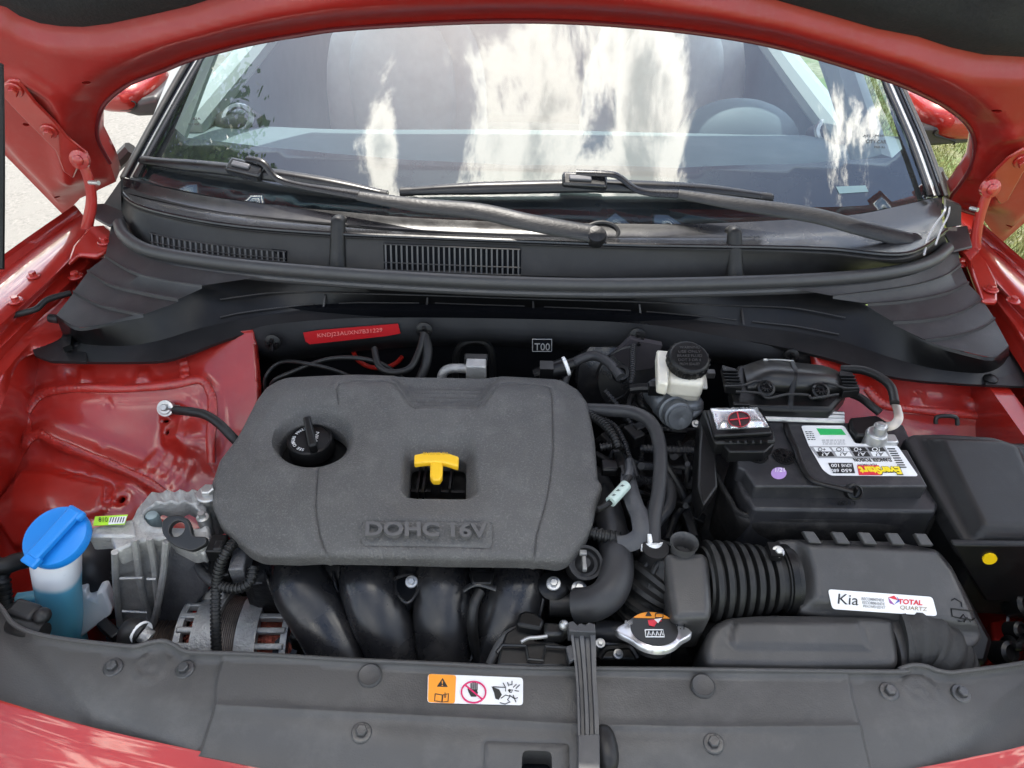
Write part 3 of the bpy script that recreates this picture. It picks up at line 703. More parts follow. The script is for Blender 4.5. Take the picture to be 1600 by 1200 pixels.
# ---------------- bonnet
HA = 70
def hood_hf(u, v):
    return 0*u
HF = Fr((0, 1.30, 1.03), (1, 0, 0), (0, -math.cos(R_(HA)), math.sin(R_(HA))))
if HF.N.y > 0: HF = Fr((0, 1.30, 1.03), (1, 0, 0), (0, -math.cos(R_(HA)), math.sin(R_(HA))))
print('hood normal', HF.N)
arc = [(100, 337), (125, 310), (181, 284), (172, 255), (153, 218), (153, 189), (162, 165), (182, 145), (209, 128), (256, 110), (304, 91), (388, 69), (472, 54), (540, 45), (690, 36), (800, 33), (900, 35), (1000, 42), (1100, 53), (1200, 70), (1300, 97), (1392, 127), (1441, 148), (1482, 170), (1512, 196), (1523, 226), (1517, 260), (1499, 290), (1487, 306), (1488, 322), (1532, 337), (1564, 381), (1700, 260)]
arc_tail = [(-60, 165), (8, 243)]
pad_px = [(-200, -20), (-40, -12), (15, 4), (34, 17), (67, 29), (101, 34), (135, 35), (175, 30), (236, 17), (297, 3), (400, -30), (600, -75), (800, -85), (1000, -60), (1150, -25), (1235, 0), (1296, 17), (1364, 37), (1431, 50), (1482, 67), (1532, 78), (1600, 82), (1700, 80)]
def flipuv(fr, pts): return fr.L(pts)
hs = 1 if HF.N.y > 0 else -1
arc_uv = HF.L(arc)+[(.98, .2), (.93, .75), (.85, 1.12), (.5, 1.2), (-.5, 1.2), (-.85, 1.12), (-.93, .75), (-.98, .25)]+HF.L(arc_tail); pad_uv = HF.L(pad_px)+[(.75, .45), (.7, .98), (-.7, .98), (-.75, .45)]  # unseen front end lengthened so its shadow covers the bay
pit = [((143, 111), 6, 3.4), ((1549, 154), 7, 3.6), ((50, 175), 5, 3), ((94, 296), 4.5, 3), ((1573, 343), 4.5, 3)]
ridL = HF.L([(8, 95), (50, 103), (90, 128), (110, 160), (105, 215), (112, 262)]); ridR = HF.L([(1600, 182), (1560, 195), (1530, 235), (1520, 270)])
def hood_h(u, v, d):
    de = dseg(u, v, arc_uv, True); dp = -sdf(u, v, pad_uv)
    h = .030*ss(.004, .055, de)
    h = h*1.0-.020*(1-ss(0, .035, dp))*(1 if True else 0)
    h = h+.010*gau(dseg(u, v, ridL), .012)+.010*gau(dseg(u, v, ridR), .012)
    h = h-.008*ss(.0, .03, -dp)
    return h
hood = relief('hood', Fr(HF.O, HF.U, HF.V) if hs > 0 else HF, arc_uv, REDH, car, step=.008, h=(lambda u, v, d: -hood_h(u, v, d)) if HF.N.y > 0 else hood_h, depth=(-.035 if HF.N.y > 0 else .035), holes=[[p for p in ell(*HF.uv(*c), a*.0011*1.0, b*.0011*1.0, 12)] for c, a, b in pit], smooth=70, hdepth=.012)
# outer skin
sk = [HF.w(u, v, -.05*(-1 if HF.N.y > 0 else 1)) for u, v in arc_uv]
SKF = Fr(HF.O-HF.N*.0335, -HF.U, HF.V); relief('outer_skin', SKF, [(-u, v) for u, v in arc_uv], RED, hood, step=.05, depth=.006, smooth=180)
pad = relief('insulation_pad', HF, pad_uv, PAD, hood, step=.02, R=.008, h=lambda u, v, d: .022*ss(0, .05, d)+.016+.003*np.sin(u*50)*ss(0, .1, d), depth=.012, smooth=180)
# hem along the bonnet edge, its shadow painted in as darker red
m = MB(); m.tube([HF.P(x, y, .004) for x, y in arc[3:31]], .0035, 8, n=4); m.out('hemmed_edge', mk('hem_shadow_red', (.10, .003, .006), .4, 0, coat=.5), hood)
# hinge brackets bolted to the bonnet, and hinge arms
def bracket(pts, bolts, piv, arm, base):
    o = [HF.P(x, y, .042) for x, y in pts]; m = MB(); m.prism(o, -HF.N*.006); b = m.out('hinge_bracket', RED, hood, bevel=.003)
    for (x, y) in bolts:
        m = MB(); m.bolt(HF.P(x, y, .043), HF.N, .009); m.out('bolt', RED, hood)
    m = MB(); yy = HF.P(*piv, .055).y; m.tube([Y(x, y, yy-.02*k/len(arm)) for k, (x, y) in enumerate(arm)], [.009, .0095, .010, .011, .013], 12, flat=.5, up=(0, 1, 0)); h = m.out('hinge_arm', RED, car)
    m = MB(); m.lathe(Y(*piv, yy-.006), (0, -1, .2), [(.016, -.004), (.016, .004), (.009, .006), (.009, .009), (.006, .011)], 20); m.out('hinge_pin', RED, h)
bracket([(4, 132), (14, 124), (30, 126), (55, 160), (85, 190), (105, 215), (137, 240), (139, 254), (122, 262), (114, 280), (98, 268), (85, 235), (55, 205), (25, 175), (2, 150)], [(22, 140), (77, 205)], (125, 249), [(125, 249), (137, 275), (143, 310), (138, 345), (128, 385), (112, 418)], 0)
bracket([(1600, 232), (1575, 247), (1552, 270), (1537, 285), (1535, 300), (1550, 305), (1562, 320), (1575, 315), (1600, 270), (1620, 250)], [(1597, 252)], (1547, 294), [(1547, 294), (1537, 318), (1528, 350), (1524, 390), (1530, 430), (1552, 470)], 0)
m = MB(); m.tube([Y(140, 285, 1.10), Y(154, 286, 1.09)], .0035, 8); m.out('hinge_stud', STEEL, car)
m = MB(); m.tube([Y(1516, 325, 1.10), Y(1528, 328, 1.09)], .0035, 8); m.out('hinge_stud', STEEL, car)

# ---------------- wings (fenders), gutters, aprons
def chain(rows):
    out = []; n = len(rows)-1
    for i, (z, pts) in enumerate(rows):          # carry every line on to the front corner of the car
        t = i/n; L = pts[0][0] < 0 or pts[0][0] < 60
        if L: pts = [(-260+150*t, 1080-100*t), (-270+200*t, 800)]+list(pts)
        else: pts = list(pts)+[(1880-190*t, 790+10*t), (1870-150*t, 1090-80*t)]
        out.append(ZL(pts, z))
    return out
L_F = chain([(.95, [(-150, 560), (0, 428), (128, 334)]), (.975, [(-110, 570), (38, 437), (143, 345)]), (.97, [(-80, 590), (90, 425), (150, 368)]), (.952, [(-70, 600), (98, 427), (152, 378)]), (.950, [(-50, 600), (120, 430), (158, 392)]), (.935, [(-40, 610), (126, 436), (162, 398)]), (.930, [(-20, 620), (70, 510), (110, 470), (170, 420)]), (.915, [(0, 640), (36, 560), (110, 540), (200, 460)])])
L_F = [[p+Vector((-.03, 0, -.45)) for p in L_F[0]], [p+Vector((-.012, 0, -.02)) for p in L_F[0]]]+L_F
loft('fender', L_F, RED, car, n=3, along=60, smooth=40)
R_F = chain([(.95, [(1497, 338), (1600, 432), (1750, 560)]), (.975, [(1490, 345), (1590, 445), (1720, 570)]), (.97, [(1487, 356), (1560, 445), (1690, 575)]), (.955, [(1487, 368), (1555, 450), (1680, 590)]), (.950, [(1487, 380), (1545, 455), (1650, 600)]), (.94, [(1485, 388), (1538, 458), (1640, 610)]), (.925, [(1480, 400), (1560, 520), (1620, 620)])])
R_F = [[p+Vector((.03, 0, -.45)) for p in R_F[0]], [p+Vector((.012, 0, -.02)) for p in R_F[0]]]+R_F
loft('fender', R_F, RED, car, n=3, along=60, smooth=40)
for (x, y) in ((52, 431), (25, 470), (1583, 470)):
    m = MB(); m.bolt(Z(x, y, .978), (0, 0, 1), .007); m.out('bolt', RED, car)
for (pts, zz) in (([(105, 410), (122, 395), (150, 398), (178, 385), (185, 368), (165, 350), (140, 352), (112, 385)], .985), ([(1512, 408), (1500, 392), (1490, 372), (1520, 360), (1560, 440), (1560, 470), (1535, 468)], .975)):
    m = MB(); m.prism(ZL(pts, zz), (0, 0, -.012)); m.out('hinge_foot', RED, car, bevel=.005)
for (x, y, zz) in ((164, 378, .987), (118, 432, .955), (1505, 385, .978), (1500, 412, .965), (1548, 452, .978)):
    m = MB(); m.bolt(Z(x, y, zz), (0, 0, 1), .008); m.out('bolt', RED, car)
for pts in ([(150, 318), (190, 316), (196, 345), (170, 352), (148, 340)], [(1472, 356), (1512, 352), (1520, 385), (1490, 392)]):
    m = MB(); m.prism(ZL(pts, 1.0), (0, 0, -.005)); o = m.out('mounting_plate', PLG, car, bevel=.002)
for pts in ([(163, 318), (188, 282), (190, 330)], [(1478, 312), (1502, 322), (1502, 352), (1480, 356)]):
    m = MB(); m.prism([Y(x, y, 1.22) for x, y in pts], (0, .01, 0)); m.out('corner_panel', PLG, car)

# inner wheel aprons
IN = FZ(.90, .965, .80)
outL = [(30, 560), (395, 515), (402, 600), (400, 700), (360, 800), (330, 1060), (-60, 1060), (-60, 760), (20, 700), (36, 620)]
b1 = [(45, 643), (59, 624), (81, 613), (135, 607), (202, 608), (270, 602), (314, 595), (330, 612), (335, 640), (333, 724)]
b2 = [(41, 562), (35, 602), (37, 636), (45, 670), (51, 690), (37, 707), (13, 734), (-10, 760)]
b3 = [(51, 690), (69, 681), (101, 696), (152, 716), (202, 737), (243, 758), (267, 775)]
b4 = [(283, 556), (288, 575), (291, 594)]
bu = [IN.L(b) for b in (b1, b2, b3, b4)]
embL = [IN.L(q) for q in ([(122, 572), (150, 574), (150, 600), (122, 600)], [(212, 574), (238, 576), (238, 598), (212, 598)], [(48, 735), (80, 732), (180, 755), (190, 800), (60, 860), (20, 800)], [(278, 628), (300, 640), (290, 690), (255, 700), (250, 645)])]
ribs = [IN.L(q) for q in ([(226, 735), (246, 712)], [(244, 742), (264, 716)], [(262, 750), (282, 722)], [(284, 755), (300, 728)])]
crv = IN.L([(60, 735), (120, 740), (175, 765), (180, 800)]); bmp = IN.uv(200, 782); bl2 = IN.uv(300, 690)
wheel = IN.L([(51, 690), (152, 716), (267, 775), (330, 820), (330, 1060), (-60, 1060), (-60, 760)])
def inh(u, v, d):
    h = 0*u
    for q, a in zip(embL, (.004, .004, .012, .006)): h = h+a*ss(0, .0055, sdf(u, v, q))
    for q in ribs: h = h+.0045*gau(dseg(u, v, q), .006)
    h = h+.006*gau(dseg(u, v, bu[0]), .014)+.014*gau(dseg(u, v, bu[2]), .02)
    h = h+.05*ss(0, .10, sdf(u, v, wheel))
    h = h+.014*gau(np.hypot(u-bmp[0], v-bmp[1]), .018)-.012*gau(np.hypot(u-bmp[0], v-bmp[1]), .007)+.02*gau(np.hypot(u-bl2[0], v-bl2[1]), .03)
    h = h+.08*ss(IN.uv(40, 600)[0], IN.uv(-40, 640)[0], u) 
    for q in DIM: h = h-.0025*gau(np.hypot(u-q[0], v-q[1]), .004)
    h = h+.001*np.sin(u*33+1)*np.cos(v*27)
    return h
DIM = [IN.uv(*q) for q in ((171, 630), (176, 592), (203, 593), (296, 618), (60, 600), (110, 585), (160, 700), (85, 720), (140, 742), (250, 590), (232, 770))]
hl = [ell(*IN.uv(x, y), a, b, 10) for x, y, a, b in ((261, 659, .006, .003), (265, 677, .004, .004), (200, 783, .005, .005))]
apron = relief('inner_apron', IN, IN.L(outL), REDIN, car, step=.005, h=inh, depth=.02, holes=hl, smooth=180, hdepth=.01)
for q in (b1, b2, b3, b4):
    uv = [np.array(p) for p in cat(IN.L(q), 6)]; P = [IN.w(p[0], p[1], float(inh(np.array([p[0]]), np.array([p[1]]), 0)[0])+.001) for p in uv]
    rj = np.random.RandomState(len(P)); m = MB(); m.tube(P, lambda t: .0075*(1+.03*math.sin(t*len(P)*7.3)+.10*math.sin(t*23+1)), 10, n=5, flat=.55, up=IN.N); m.out('sealer_bead', SEAL, apron)
# right apron
outR = [(1270, 540), (1340, 560), (1640, 590), (1640, 760), (1320, 760), (1290, 660)]
rb = [(1352, 606), (1372, 630), (1400, 638), (1448, 643), (1515, 650), (1566, 660), (1600, 676), (1630, 700)]
rbu = IN.L(rb); emR = [IN.L(q) for q in ([(1424, 610), (1446, 612), (1442, 636), (1418, 632)], [(1508, 615), (1534, 617), (1534, 642), (1508, 640)], [(1588, 620), (1600, 620), (1600, 660), (1588, 655)])]
def inr(u, v, d):
    h = .006*gau(dseg(u, v, rbu), .014)+.004*np.sin(u*31)*np.cos(v*27)
    for q in emR: h = h+.005*ss(0, .008, sdf(u, v, q))
    return h
ap2 = relief('inner_apron', IN, IN.L(outR), REDIN, car, step=.006, h=inr, depth=.02, smooth=180)
P = [IN.w(p[0], p[1], float(inr(np.array([p[0]]), np.array([p[1]]), 0)[0])+.001) for p in [np.array(a) for a in cat(rbu, 6)]]
m = MB(); m.tube(P, lambda t: .007*(1+.04*math.sin(t*300)+.1*math.sin(t*17)), 10, n=5, flat=.6, up=IN.N); m.out('sealer_bead', SEAL, ap2)
# bay floor and side walls
m = MB(); m.box((0, .60, .38), (1.6, .95, .03)); m.out('undertray', FIRE, car)
m = MB(); m.box((.74, .72, .66), (.03, .7, .50)); m.out('bay_wall', REDIN, car)
m = MB(); m.box((-.765, .70, .62), (.03, .8, .60)); m.out('bay_wall', REDIN, car)
m = MB(); m.box((0, .36, .58), (1.3, .03, .42)); m.out('radiator', GRIME, car)

# ================================================================== ENGINE
engine = thing('engine', 'four-cylinder engine under a grey textured plastic cover marked DOHC 16V', 'engine', (-.1, .70, .45))
EC = FZ(.925, .53, .06)
cov = [(432, 594), (450, 589), (560, 588), (640, 592), (755, 592), (775, 590), (880, 592), (905, 602), (920, 622), (930, 680), (934, 755), (941, 766), (937, 778), (932, 790), (925, 826), (915, 848), (888, 882), (872, 890), (700, 891), (520, 887), (412, 880), (392, 870), (346, 826), (335, 800), (333, 765), (343, 722), (372, 672), (398, 618), (412, 602)]
E = EC.L
capO = E(ell(489, 684, 66, 50, 36)); capI = E(ell(485, 683, 55, 34, 36))
dipO = rnd(E([(628, 680), (744, 680), (752, 782), (625, 782)]), .022, 6); dipI = rnd(E([(641, 707), (727, 707), (728, 773), (636, 773)]), .010, 5)
seamR = E([(755, 640), (780, 603), (800, 601), (845, 603), (857, 607), (862, 622), (864, 704), (858, 760), (850, 800), (838, 838), (832, 888)])
seamM = E([(530, 634), (527, 614), (532, 603), (550, 599), (605, 599), (617, 603), (640, 636), (650, 642), (735, 642), (746, 640), (757, 628), (776, 604)])
seamL = E([(498, 735), (495, 800), (501, 842), (520, 886)])
notch = E([(622, 592), (774, 590), (757, 626), (744, 640), (650, 640), (638, 630)])
nline = [E([(649, y), (749, y)]) for y in (606, 614, 622, 630)]
bx = rnd(E([(566, 822), (770, 823), (768, 857), (565, 854)]), .006, 4)
val = E([(640, 640), (755, 640), (735, 700), (650, 700)])
leftz = E([(330, 560), (420, 560), (470, 640), (430, 730), (498, 735), (501, 842), (520, 900), (300, 900)])
rightz = E([(862, 560), (960, 560), (960, 900), (832, 900), (850, 800), (864, 704)])
dimp = [E([(598, 650), (606, 720)]), E([(765, 650), (772, 730)])]
def ech(u, v, d):
    h = -.010*(1-ss(0, .05, d))
    for s_ in (seamR, seamM, seamL): h = h-.0026*gau(dseg(u, v, s_), .0015)-.0014*ss(-.003, .006, -dseg(u, v, s_))*0
    h = h-.016*ss(-.012, .014, sdf(u, v, notch))
    for q in nline: h = h+.003*gau(dseg(u, v, q), .0018)
    o, i = sdf(u, v, capO), -sdf(u, v, capI); t = np.clip(i/(np.maximum(o, 0)+np.maximum(i, 0)+1e-9), 0, 1)
    h = h-np.where(o > 0, .016*(1-t*t*(3-2*t)), 0)
    o, i = sdf(u, v, dipO), -sdf(u, v, dipI); t = np.clip(i/(np.maximum(o, 0)+np.maximum(i, 0)+1e-9), 0, 1)
    h = h-np.where(o > 0, .016*(1-t*t*(3-2*t)), 0)
    h = h-.0015*gau(dseg(u, v, bx, True), .0013)
    h = h-.006*ss(0, .04, sdf(u, v, leftz))-.006*ss(0, .04, sdf(u, v, rightz))-.004*ss(0, .03, sdf(u, v, val))
    h = h-.003*gau(dseg(u, v, dimp[0]), .014)-.003*gau(dseg(u, v, dimp[1]), .014)
    h = h+.012*np.clip(1-((u+.13)/.27)**2, 0, 1)
    return h
off = (-.0035, -.0015, 0, .0015, .0035)
ecov = relief('engine_cover', EC, rnd([EC.uv(x, y, -.008 if y < 650 else (-.026 if y > 780 else -.008-.018*(y-650)/130)) for x, y in cov], .006, 3), PLA, engine, step=.0042, h=ech, R=.009, depth=.012, holes=[capI, dipI], holeR=.003,
              lines=[(seamR, off), (seamM, off), (seamL, off), (bx, (-.0015, 0, .0015)), (capO, (0,)), (dipO, (0,))]+[(q, (-.0015, 0, .0015)) for q in nline], smooth=62, hdepth=.02)
textmesh('raised_lettering', 'DOHC 16V', EC, (573, 850), (763, 852), (574, 827), mk('lettering_plastic', (.10, .098, .098), .36, 0, bump=(400, .3, .0008)), ecov, h=.0002, ext=.0046, bold=.03, hf=ech)
# deck under the two openings
m = MB(); q = [EC.P(x, y, -.045) for x, y in ((405, 640), (800, 640), (800, 830), (405, 830))]; m.prism(q, (0, 0, -.06)); m.out('valve_cover', PLD, engine)
m = MB(); m.box((-.12, .69, .70), (.44, .24, .30)); m.out('engine_block', GRIME, engine, bevel=.02)
m = MB()
for (x, y0, y1) in ((655, 735, 775), (664, 735, 775), (705, 725, 775)): m.box(EC.P(x, (y0+y1)/2, -.035), (.003, .05, .02))
m.box(EC.P(684, 725, -.040), (.07, .02, .012)); m.box(EC.P(684, 772, -.036), (.07, .004, .012)); m.out('valve_cover_rib', PLD, engine)
# oil filler cap
oc = EC.P(484, 686, -.016); m = MB()
m.lathe(oc, (0, 0, 1), [(.031, -.02), (.031, -.003), (.0295, 0), (.027, .001), (.026, -.0005), (.001, -.0005)], 36)
cap = m.out('oil_filler_cap', PLD, engine)
m = MB(); a, b = EC.P(480, 656, -.006), EC.P(490, 702, -.006); dr = (b-a).normalized(); m.box((a+b)/2, ((b-a).length, .011, .016), ax=(dr, dr.cross(Vector((0, 0, 1))), (0, 0, 1))); m.out('grip', PLD, cap, bevel=.003)
OCF = Fr(oc, (1, 0, 0), (0, 1, 0))
for k, ch in enumerate('SEE OWNERS MANUAL'):
    if ch == ' ': continue
    an = R_(262-k*9.5); r1 = .0215; c = oc+Vector((math.cos(an)*r1, math.sin(an)*r1, .0006)); t = Vector((math.sin(an), -math.cos(an), 0)); n_ = Vector((math.cos(an), math.sin(an), 0))
    cu = bpy.data.curves.new('t', 'FONT'); cu.body = ch; cu.size = .0062; cu.extrude = .0002; o_ = bpy.data.objects.new('t', cu); me0 = o_.to_mesh()
    V_ = [tuple(c+t*v_.co.x+n_*(v_.co.y-.002)+Vector((0, 0, v_.co.z))) for v_ in me0.vertices]; F_ = [tuple(p_.vertices) for p_ in me0.polygons]; o_.to_mesh_clear(); bpy.data.objects.remove(o_)
    m2 = bpy.data.meshes.new('printed_lettering'); m2.from_pydata(V_, [], F_); link('printed_lettering', m2, WHT, cap, 0)
tpx('printed_lettering', 'MIN', Fr(oc+Vector((0, 0, .0003)), (1, 0, 0), (0, 1, 0)), 496, 690, 499, 5, WHT, cap, hh=.0004, dy=-14)
# dipstick
DP = FZ(.925, .53, .06)
bar = [(647, 710), (662, 707), (684, 706), (702, 708), (717, 713), (716, 729), (697, 723), (683, 721), (664, 722), (647, 724)]
m = MB(); m.prism([EC.P(x, y, .004) for x, y in bar], (0, 0, -.009)); ds = m.out('dipstick_handle', YEL, engine, bevel=.0022, bseg=3)
m = MB(); m.prism([EC.P(x, y, .002) for x, y in ((672, 720), (692, 720), (691, 744), (687, 750), (676, 750), (672, 744))], (0, .0, -.010)); m.out('dipstick_neck', YEL, engine, bevel=.002)
m = MB(); m.tube([EC.P(681, 745, -.006), EC.P(681, 768, -.03)], .007, 12); m.out('dipstick_tube', PLD, engine)
tpx('embossed_lettering', 'ENGINE OIL', EC, 662, 714, 702, 4, mk('darker_yellow', (.6, .36, .01), .5), ds, hh=.0042)  # letters in a darker yellow than the handle

# intake manifold runners
man = FZ(.84, .55, 0)
def runner(pts, rad, nm='intake_runner'):
    m = MB(); P = []
    for x, y, z in pts: P.append(Z(x, y, z))
    m.tube(P, rad, 22, n=8, flat=.8, up=(0, .3, 1)); return m.out(nm, GLB2, engine, 180)
GLB2 = mk('glossy_manifold', (.010, .010, .011), .22, 0, bump=(140, .15, .0006), dust=.25, dcol=(.13, .12, .11), dsc=18, var=.5, rvar=.2)
runner([(462, 872, .84), (470, 915, .842), (498, 960, .825), (528, 1010, .80), (545, 1070, .77)], [.032, .036, .037, .035, .03])
runner([(572, 872, .84), (577, 912, .847), (593, 960, .832), (612, 1010, .805), (620, 1070, .77)], [.032, .037, .037, .034, .03])
runner([(692, 872, .84), (693, 912, .847), (692, 960, .832), (694, 1010, .805), (694, 1070, .77)], [.032, .037, .037, .035, .03])
runner([(805, 872, .84), (808, 912, .845), (795, 960, .83), (782, 1010, .805), (772, 1070, .77)], [.032, .037, .037, .034, .03])
m = MB(); q = ZL([(410, 888, .835), (860, 890, .835), (852, 950, .80), (800, 1060, .72), (500, 1060, .72), (440, 950, .80)], .8); m.prism(q, (0, 0, -.1)); m.out('manifold_body', GLB2, engine, bevel=.01)
# thin moulded flange lines and bosses of the manifold
for pts in ([(413, 890, .85), (428, 930, .835), (450, 962, .81), (470, 1005, .79), (483, 1030, .78)], [(610, 893, .85), (617, 925, .84), (632, 960, .83), (640, 1025, .79)], [(520, 893, .85), (530, 930, .84), (556, 965, .825), (572, 1025, .79)], [(845, 895, .86), (850, 925, .855), (845, 955, .84), (832, 990, .82)]):
    m = MB(); m.tube([Z(*p) for p in pts], .0022, 8); m.out('moulded_seam', GLB2, engine)
for pts in ([(618, 903), (640, 898), (655, 908), (652, 925), (636, 942), (620, 925)],):
    P = [Z(x, y, .862) for x, y in pts]; m = MB(); m.tube(P+[P[0]], .002, 8); m.out('bolt_recess_rim', GLB2, engine)
    m = MB(); m.prism([Z(x, y, .858) for x, y in pts], (0, 0, -.02)); m.out('bolt_recess_shade', FIRE, engine)  # flat near-black patch paints in the shade of the recess
m = MB(); m.bolt(Z(643, 909, .862), (0, -.5, 1), .0052); m.out('bolt', STEEL, engine)
m = MB(); m.tube([Z(x, y, z) for x, y, z in ((724, 922, .875), (745, 912, .883), (775, 920, .876))], .0035, 8, flat=.5); m.out('clip_rim', GLB2, engine)
m = MB(); m.prism([Z(x, y, .885) for x, y in ((733, 892), (772, 892), (768, 912), (738, 912))], (0, 0, -.01)); m.out('cover_latch', PLD, engine, bevel=.002)
m = MB(); m.tube([Z(x, y, z) for x, y, z in ((750, 924, .872), (741, 945, .868), (738, 975, .85), (742, 1010, .82), (750, 1032, .80))], .0065, 12); m.out('breather_hose', RUB, engine)
m = MB()
for x in (707, 728): m.lathe(Z(x, 1024, .80), (0, -.5, 1), [(.004, 0), (.009, 0), (.009, .004), (.004, .004)], 20, cap=False)
m.box(Z(717, 1030, .795), (.028, .006, .008)); m.out('lifting_eye', PLB, engine)

# front right corner fittings of the engine
m = MB(); m.lathe(Z(914, 880, .893), (.1, -.45, 1), [(.019, -.03), (.019, 0), (.021, .001), (.021, .005), (.0175, .005), (.016, -.002), (.012, -.002), (.006, .004), (.001, .004)], 32)
vv = m.out('purge_valve', PLB, engine); m = MB(); m.box(Z(913, 881, .899), (.005, .020, .006)); m.box(Z(911, 864, .900), (.009, .007, .005)); m.out('valve_stem', CAST, vv, bevel=.001)
m = MB(); m.bolt(Z(865, 912, .872), (0, -.3, 1), .006); m.out('bolt', STEEL, engine); m = MB(); m.lathe(Z(865, 916, .86), (0, -.3, 1), [(.02, -.02), (.019, .004), (.014, .007)], 20); m.out('bolt_boss', PLD, engine)
m = MB(); m.bolt(Z(905, 920, .872), (0, -.3, 1), .0065); m.out('bolt', STEEL, engine)
m = MB(); m.prism(ZL([(880, 890), (905, 900), (915, 925), (900, 930), (885, 915)], .866), (0, 0, -.01)); m.out('bracket', PLD, engine, bevel=.002)
m = MB(); m.tube([Z(858, 945, .845), Z(905, 945, .845)], .014, 18); m.tube([Z(900, 945, .845), Z(906, 945, .845)], .016, 18); m.out('hose_stub', PLB, engine)

# ================================================================== ENGINE MOUNT
mount = thing('engine_mount', 'bare cast aluminium engine mount with a lime green label on its arm', 'engine mount', Z(250, 900, .6))
MT = FZ(.90, .68, 0)
opn = rnd(MT.L([(222, 805), (238, 792), (300, 790), (322, 812), (318, 828), (235, 824)]), .008, 3)
om = rnd(MT.L([(136, 826), (205, 812), (212, 795), (232, 772), (250, 768), (316, 768), (324, 790), (330, 850), (300, 860), (262, 840), (215, 846), (180, 862), (170, 836), (136, 838)]), .004, 2)
mrib = [MT.L(q) for q in ([(262, 771), (270, 788)], [(283, 769), (290, 788)], [(303, 769), (310, 786)], [(240, 775), (250, 790)])]
def mh(u, v, d):
    h = 0*u
    for q in mrib: h = h+.007*gau(dseg(u, v, q), .005)
    return h+.004*gau(dseg(u, v, opn, True), .005)
relief('mount_bracket', MT, om, CAST, mount, step=.004, h=mh, R=.004, depth=.022, holes=[opn], smooth=60)
# ribbed front body hanging down
bodyrows = [[(182, 862, .892), (198, 842, .898), (235, 835, .90), (262, 840, .898)], [(180, 880, .870), (200, 868, .874), (236, 862, .876), (264, 866, .870)],
            [(186, 930, .80), (205, 925, .805), (228, 925, .805), (246, 930, .79)], [(191, 985, .72), (206, 985, .725), (225, 985, .725), (240, 990, .71)], [(192, 1030, .66), (206, 1030, .66), (222, 1030, .66), (236, 1030, .65)]]
loft('mount_leg', [[Z(*p) for p in r] for r in bodyrows], CAST, mount, n=6, along=30, smooth=80)
for pts in ([(182, 862, .896), (184, 920, .815), (190, 980, .73), (192, 1012, .69)], [(213, 842, .904), (218, 880, .865), (224, 925, .805), (238, 970, .745)], [(236, 840, .904), (243, 880, .862), (247, 925, .805), (250, 960, .745)], [(262, 845, .902), (258, 890, .858), (250, 940, .80), (238, 985, .73), (226, 1003, .70)]):
    m = MB(); m.tube([Z(*p)+Vector((0, -.003, .003)) for p in pts], .0042, 8); m.out('cast_rib', CAST, mount)
for pts in ([(190, 904, .842), (225, 903, .845)], [(232, 905, .84), (246, 905, .84)], [(193, 955, .775), (232, 957, .77)]):
    m = MB(); m.tube([Z(*p)+Vector((0, -.002, .003)) for p in pts], .002, 6); m.out('cast_rib', CAST, mount)
side = [[(266, 848, .894), (240, 1000, .69)], [(290, 860, .885), (262, 1000, .70)], [(322, 868, .87), (300, 975, .72)], [(325, 900, .84), (315, 950, .76)]]
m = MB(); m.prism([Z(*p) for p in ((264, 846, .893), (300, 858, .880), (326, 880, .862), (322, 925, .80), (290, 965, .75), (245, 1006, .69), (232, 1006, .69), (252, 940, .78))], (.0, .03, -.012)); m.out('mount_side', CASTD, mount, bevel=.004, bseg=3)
m = MB(); m.lathe(Z(243, 820, .88), (0, 0, 1), [(.0085, -.02), (.0085, .014), (.007, .019), (.001, .020)], 16); m.out('stud', mk('coated_stud', (.35, .45, .47), .35, .6, bump=(80, .3, .001)), mount)
m = MB(); m.bolt(Z(326, 772, .915), (0, 0, 1), .010); m.out('bolt', STEEL, mount)
m = MB(); m.lathe(Z(327, 782, .89), (0, 0, 1), [(.018, -.05), (.018, .0), (.015, .012)], 20); m.out('bolt_boss', CAST, mount)
m = MB(); m.lathe(Z(320, 818, .90), (0, 0, 1), [(.0075, -.03), (.0075, .012), (.004, .013), (.004, .02)], 14); m.out('stud', STEEL, mount)
m = MB(); m.bolt(Z(217, 982, .735), (-.1, -.6, 1), .011); m.out('bolt', STEEL, mount)
m = MB(); m.prism(ZL([(296, 826), (326, 822), (332, 850), (318, 866), (300, 855)], .893), (0, 0, -.02)); m.out('cast_lug', CAST, mount, bevel=.003)
LB = FZ(.9055, .68, 0)
decal('label', LB, [(150, 810), (201, 807), (196, 822), (147, 824)], LIME, mount, h=.003, t=.0006)
decal('label_panel', LB, [(173, 812), (200, 810), (196, 821), (171, 823)], WHT, mount, h=.0041, t=.0003)
for k in range(6): decal('printed_bar', LB, [(175+k*4, 812), (176.6+k*4, 812), (174+k*4, 820), (172.6+k*4, 820)], BLKP, mount, h=.0046, t=.0002)
tpx('printed_lettering', '810', LB, 156, 819, 170, 7, BLKP, mount, hh=.0044)
m = MB(); m.prism(ZL([(134, 826), (208, 810), (212, 838), (176, 838), (134, 838)], .9035), (0, 0, -.012)); m.out('mount_arm', CAST, mount, bevel=.003)
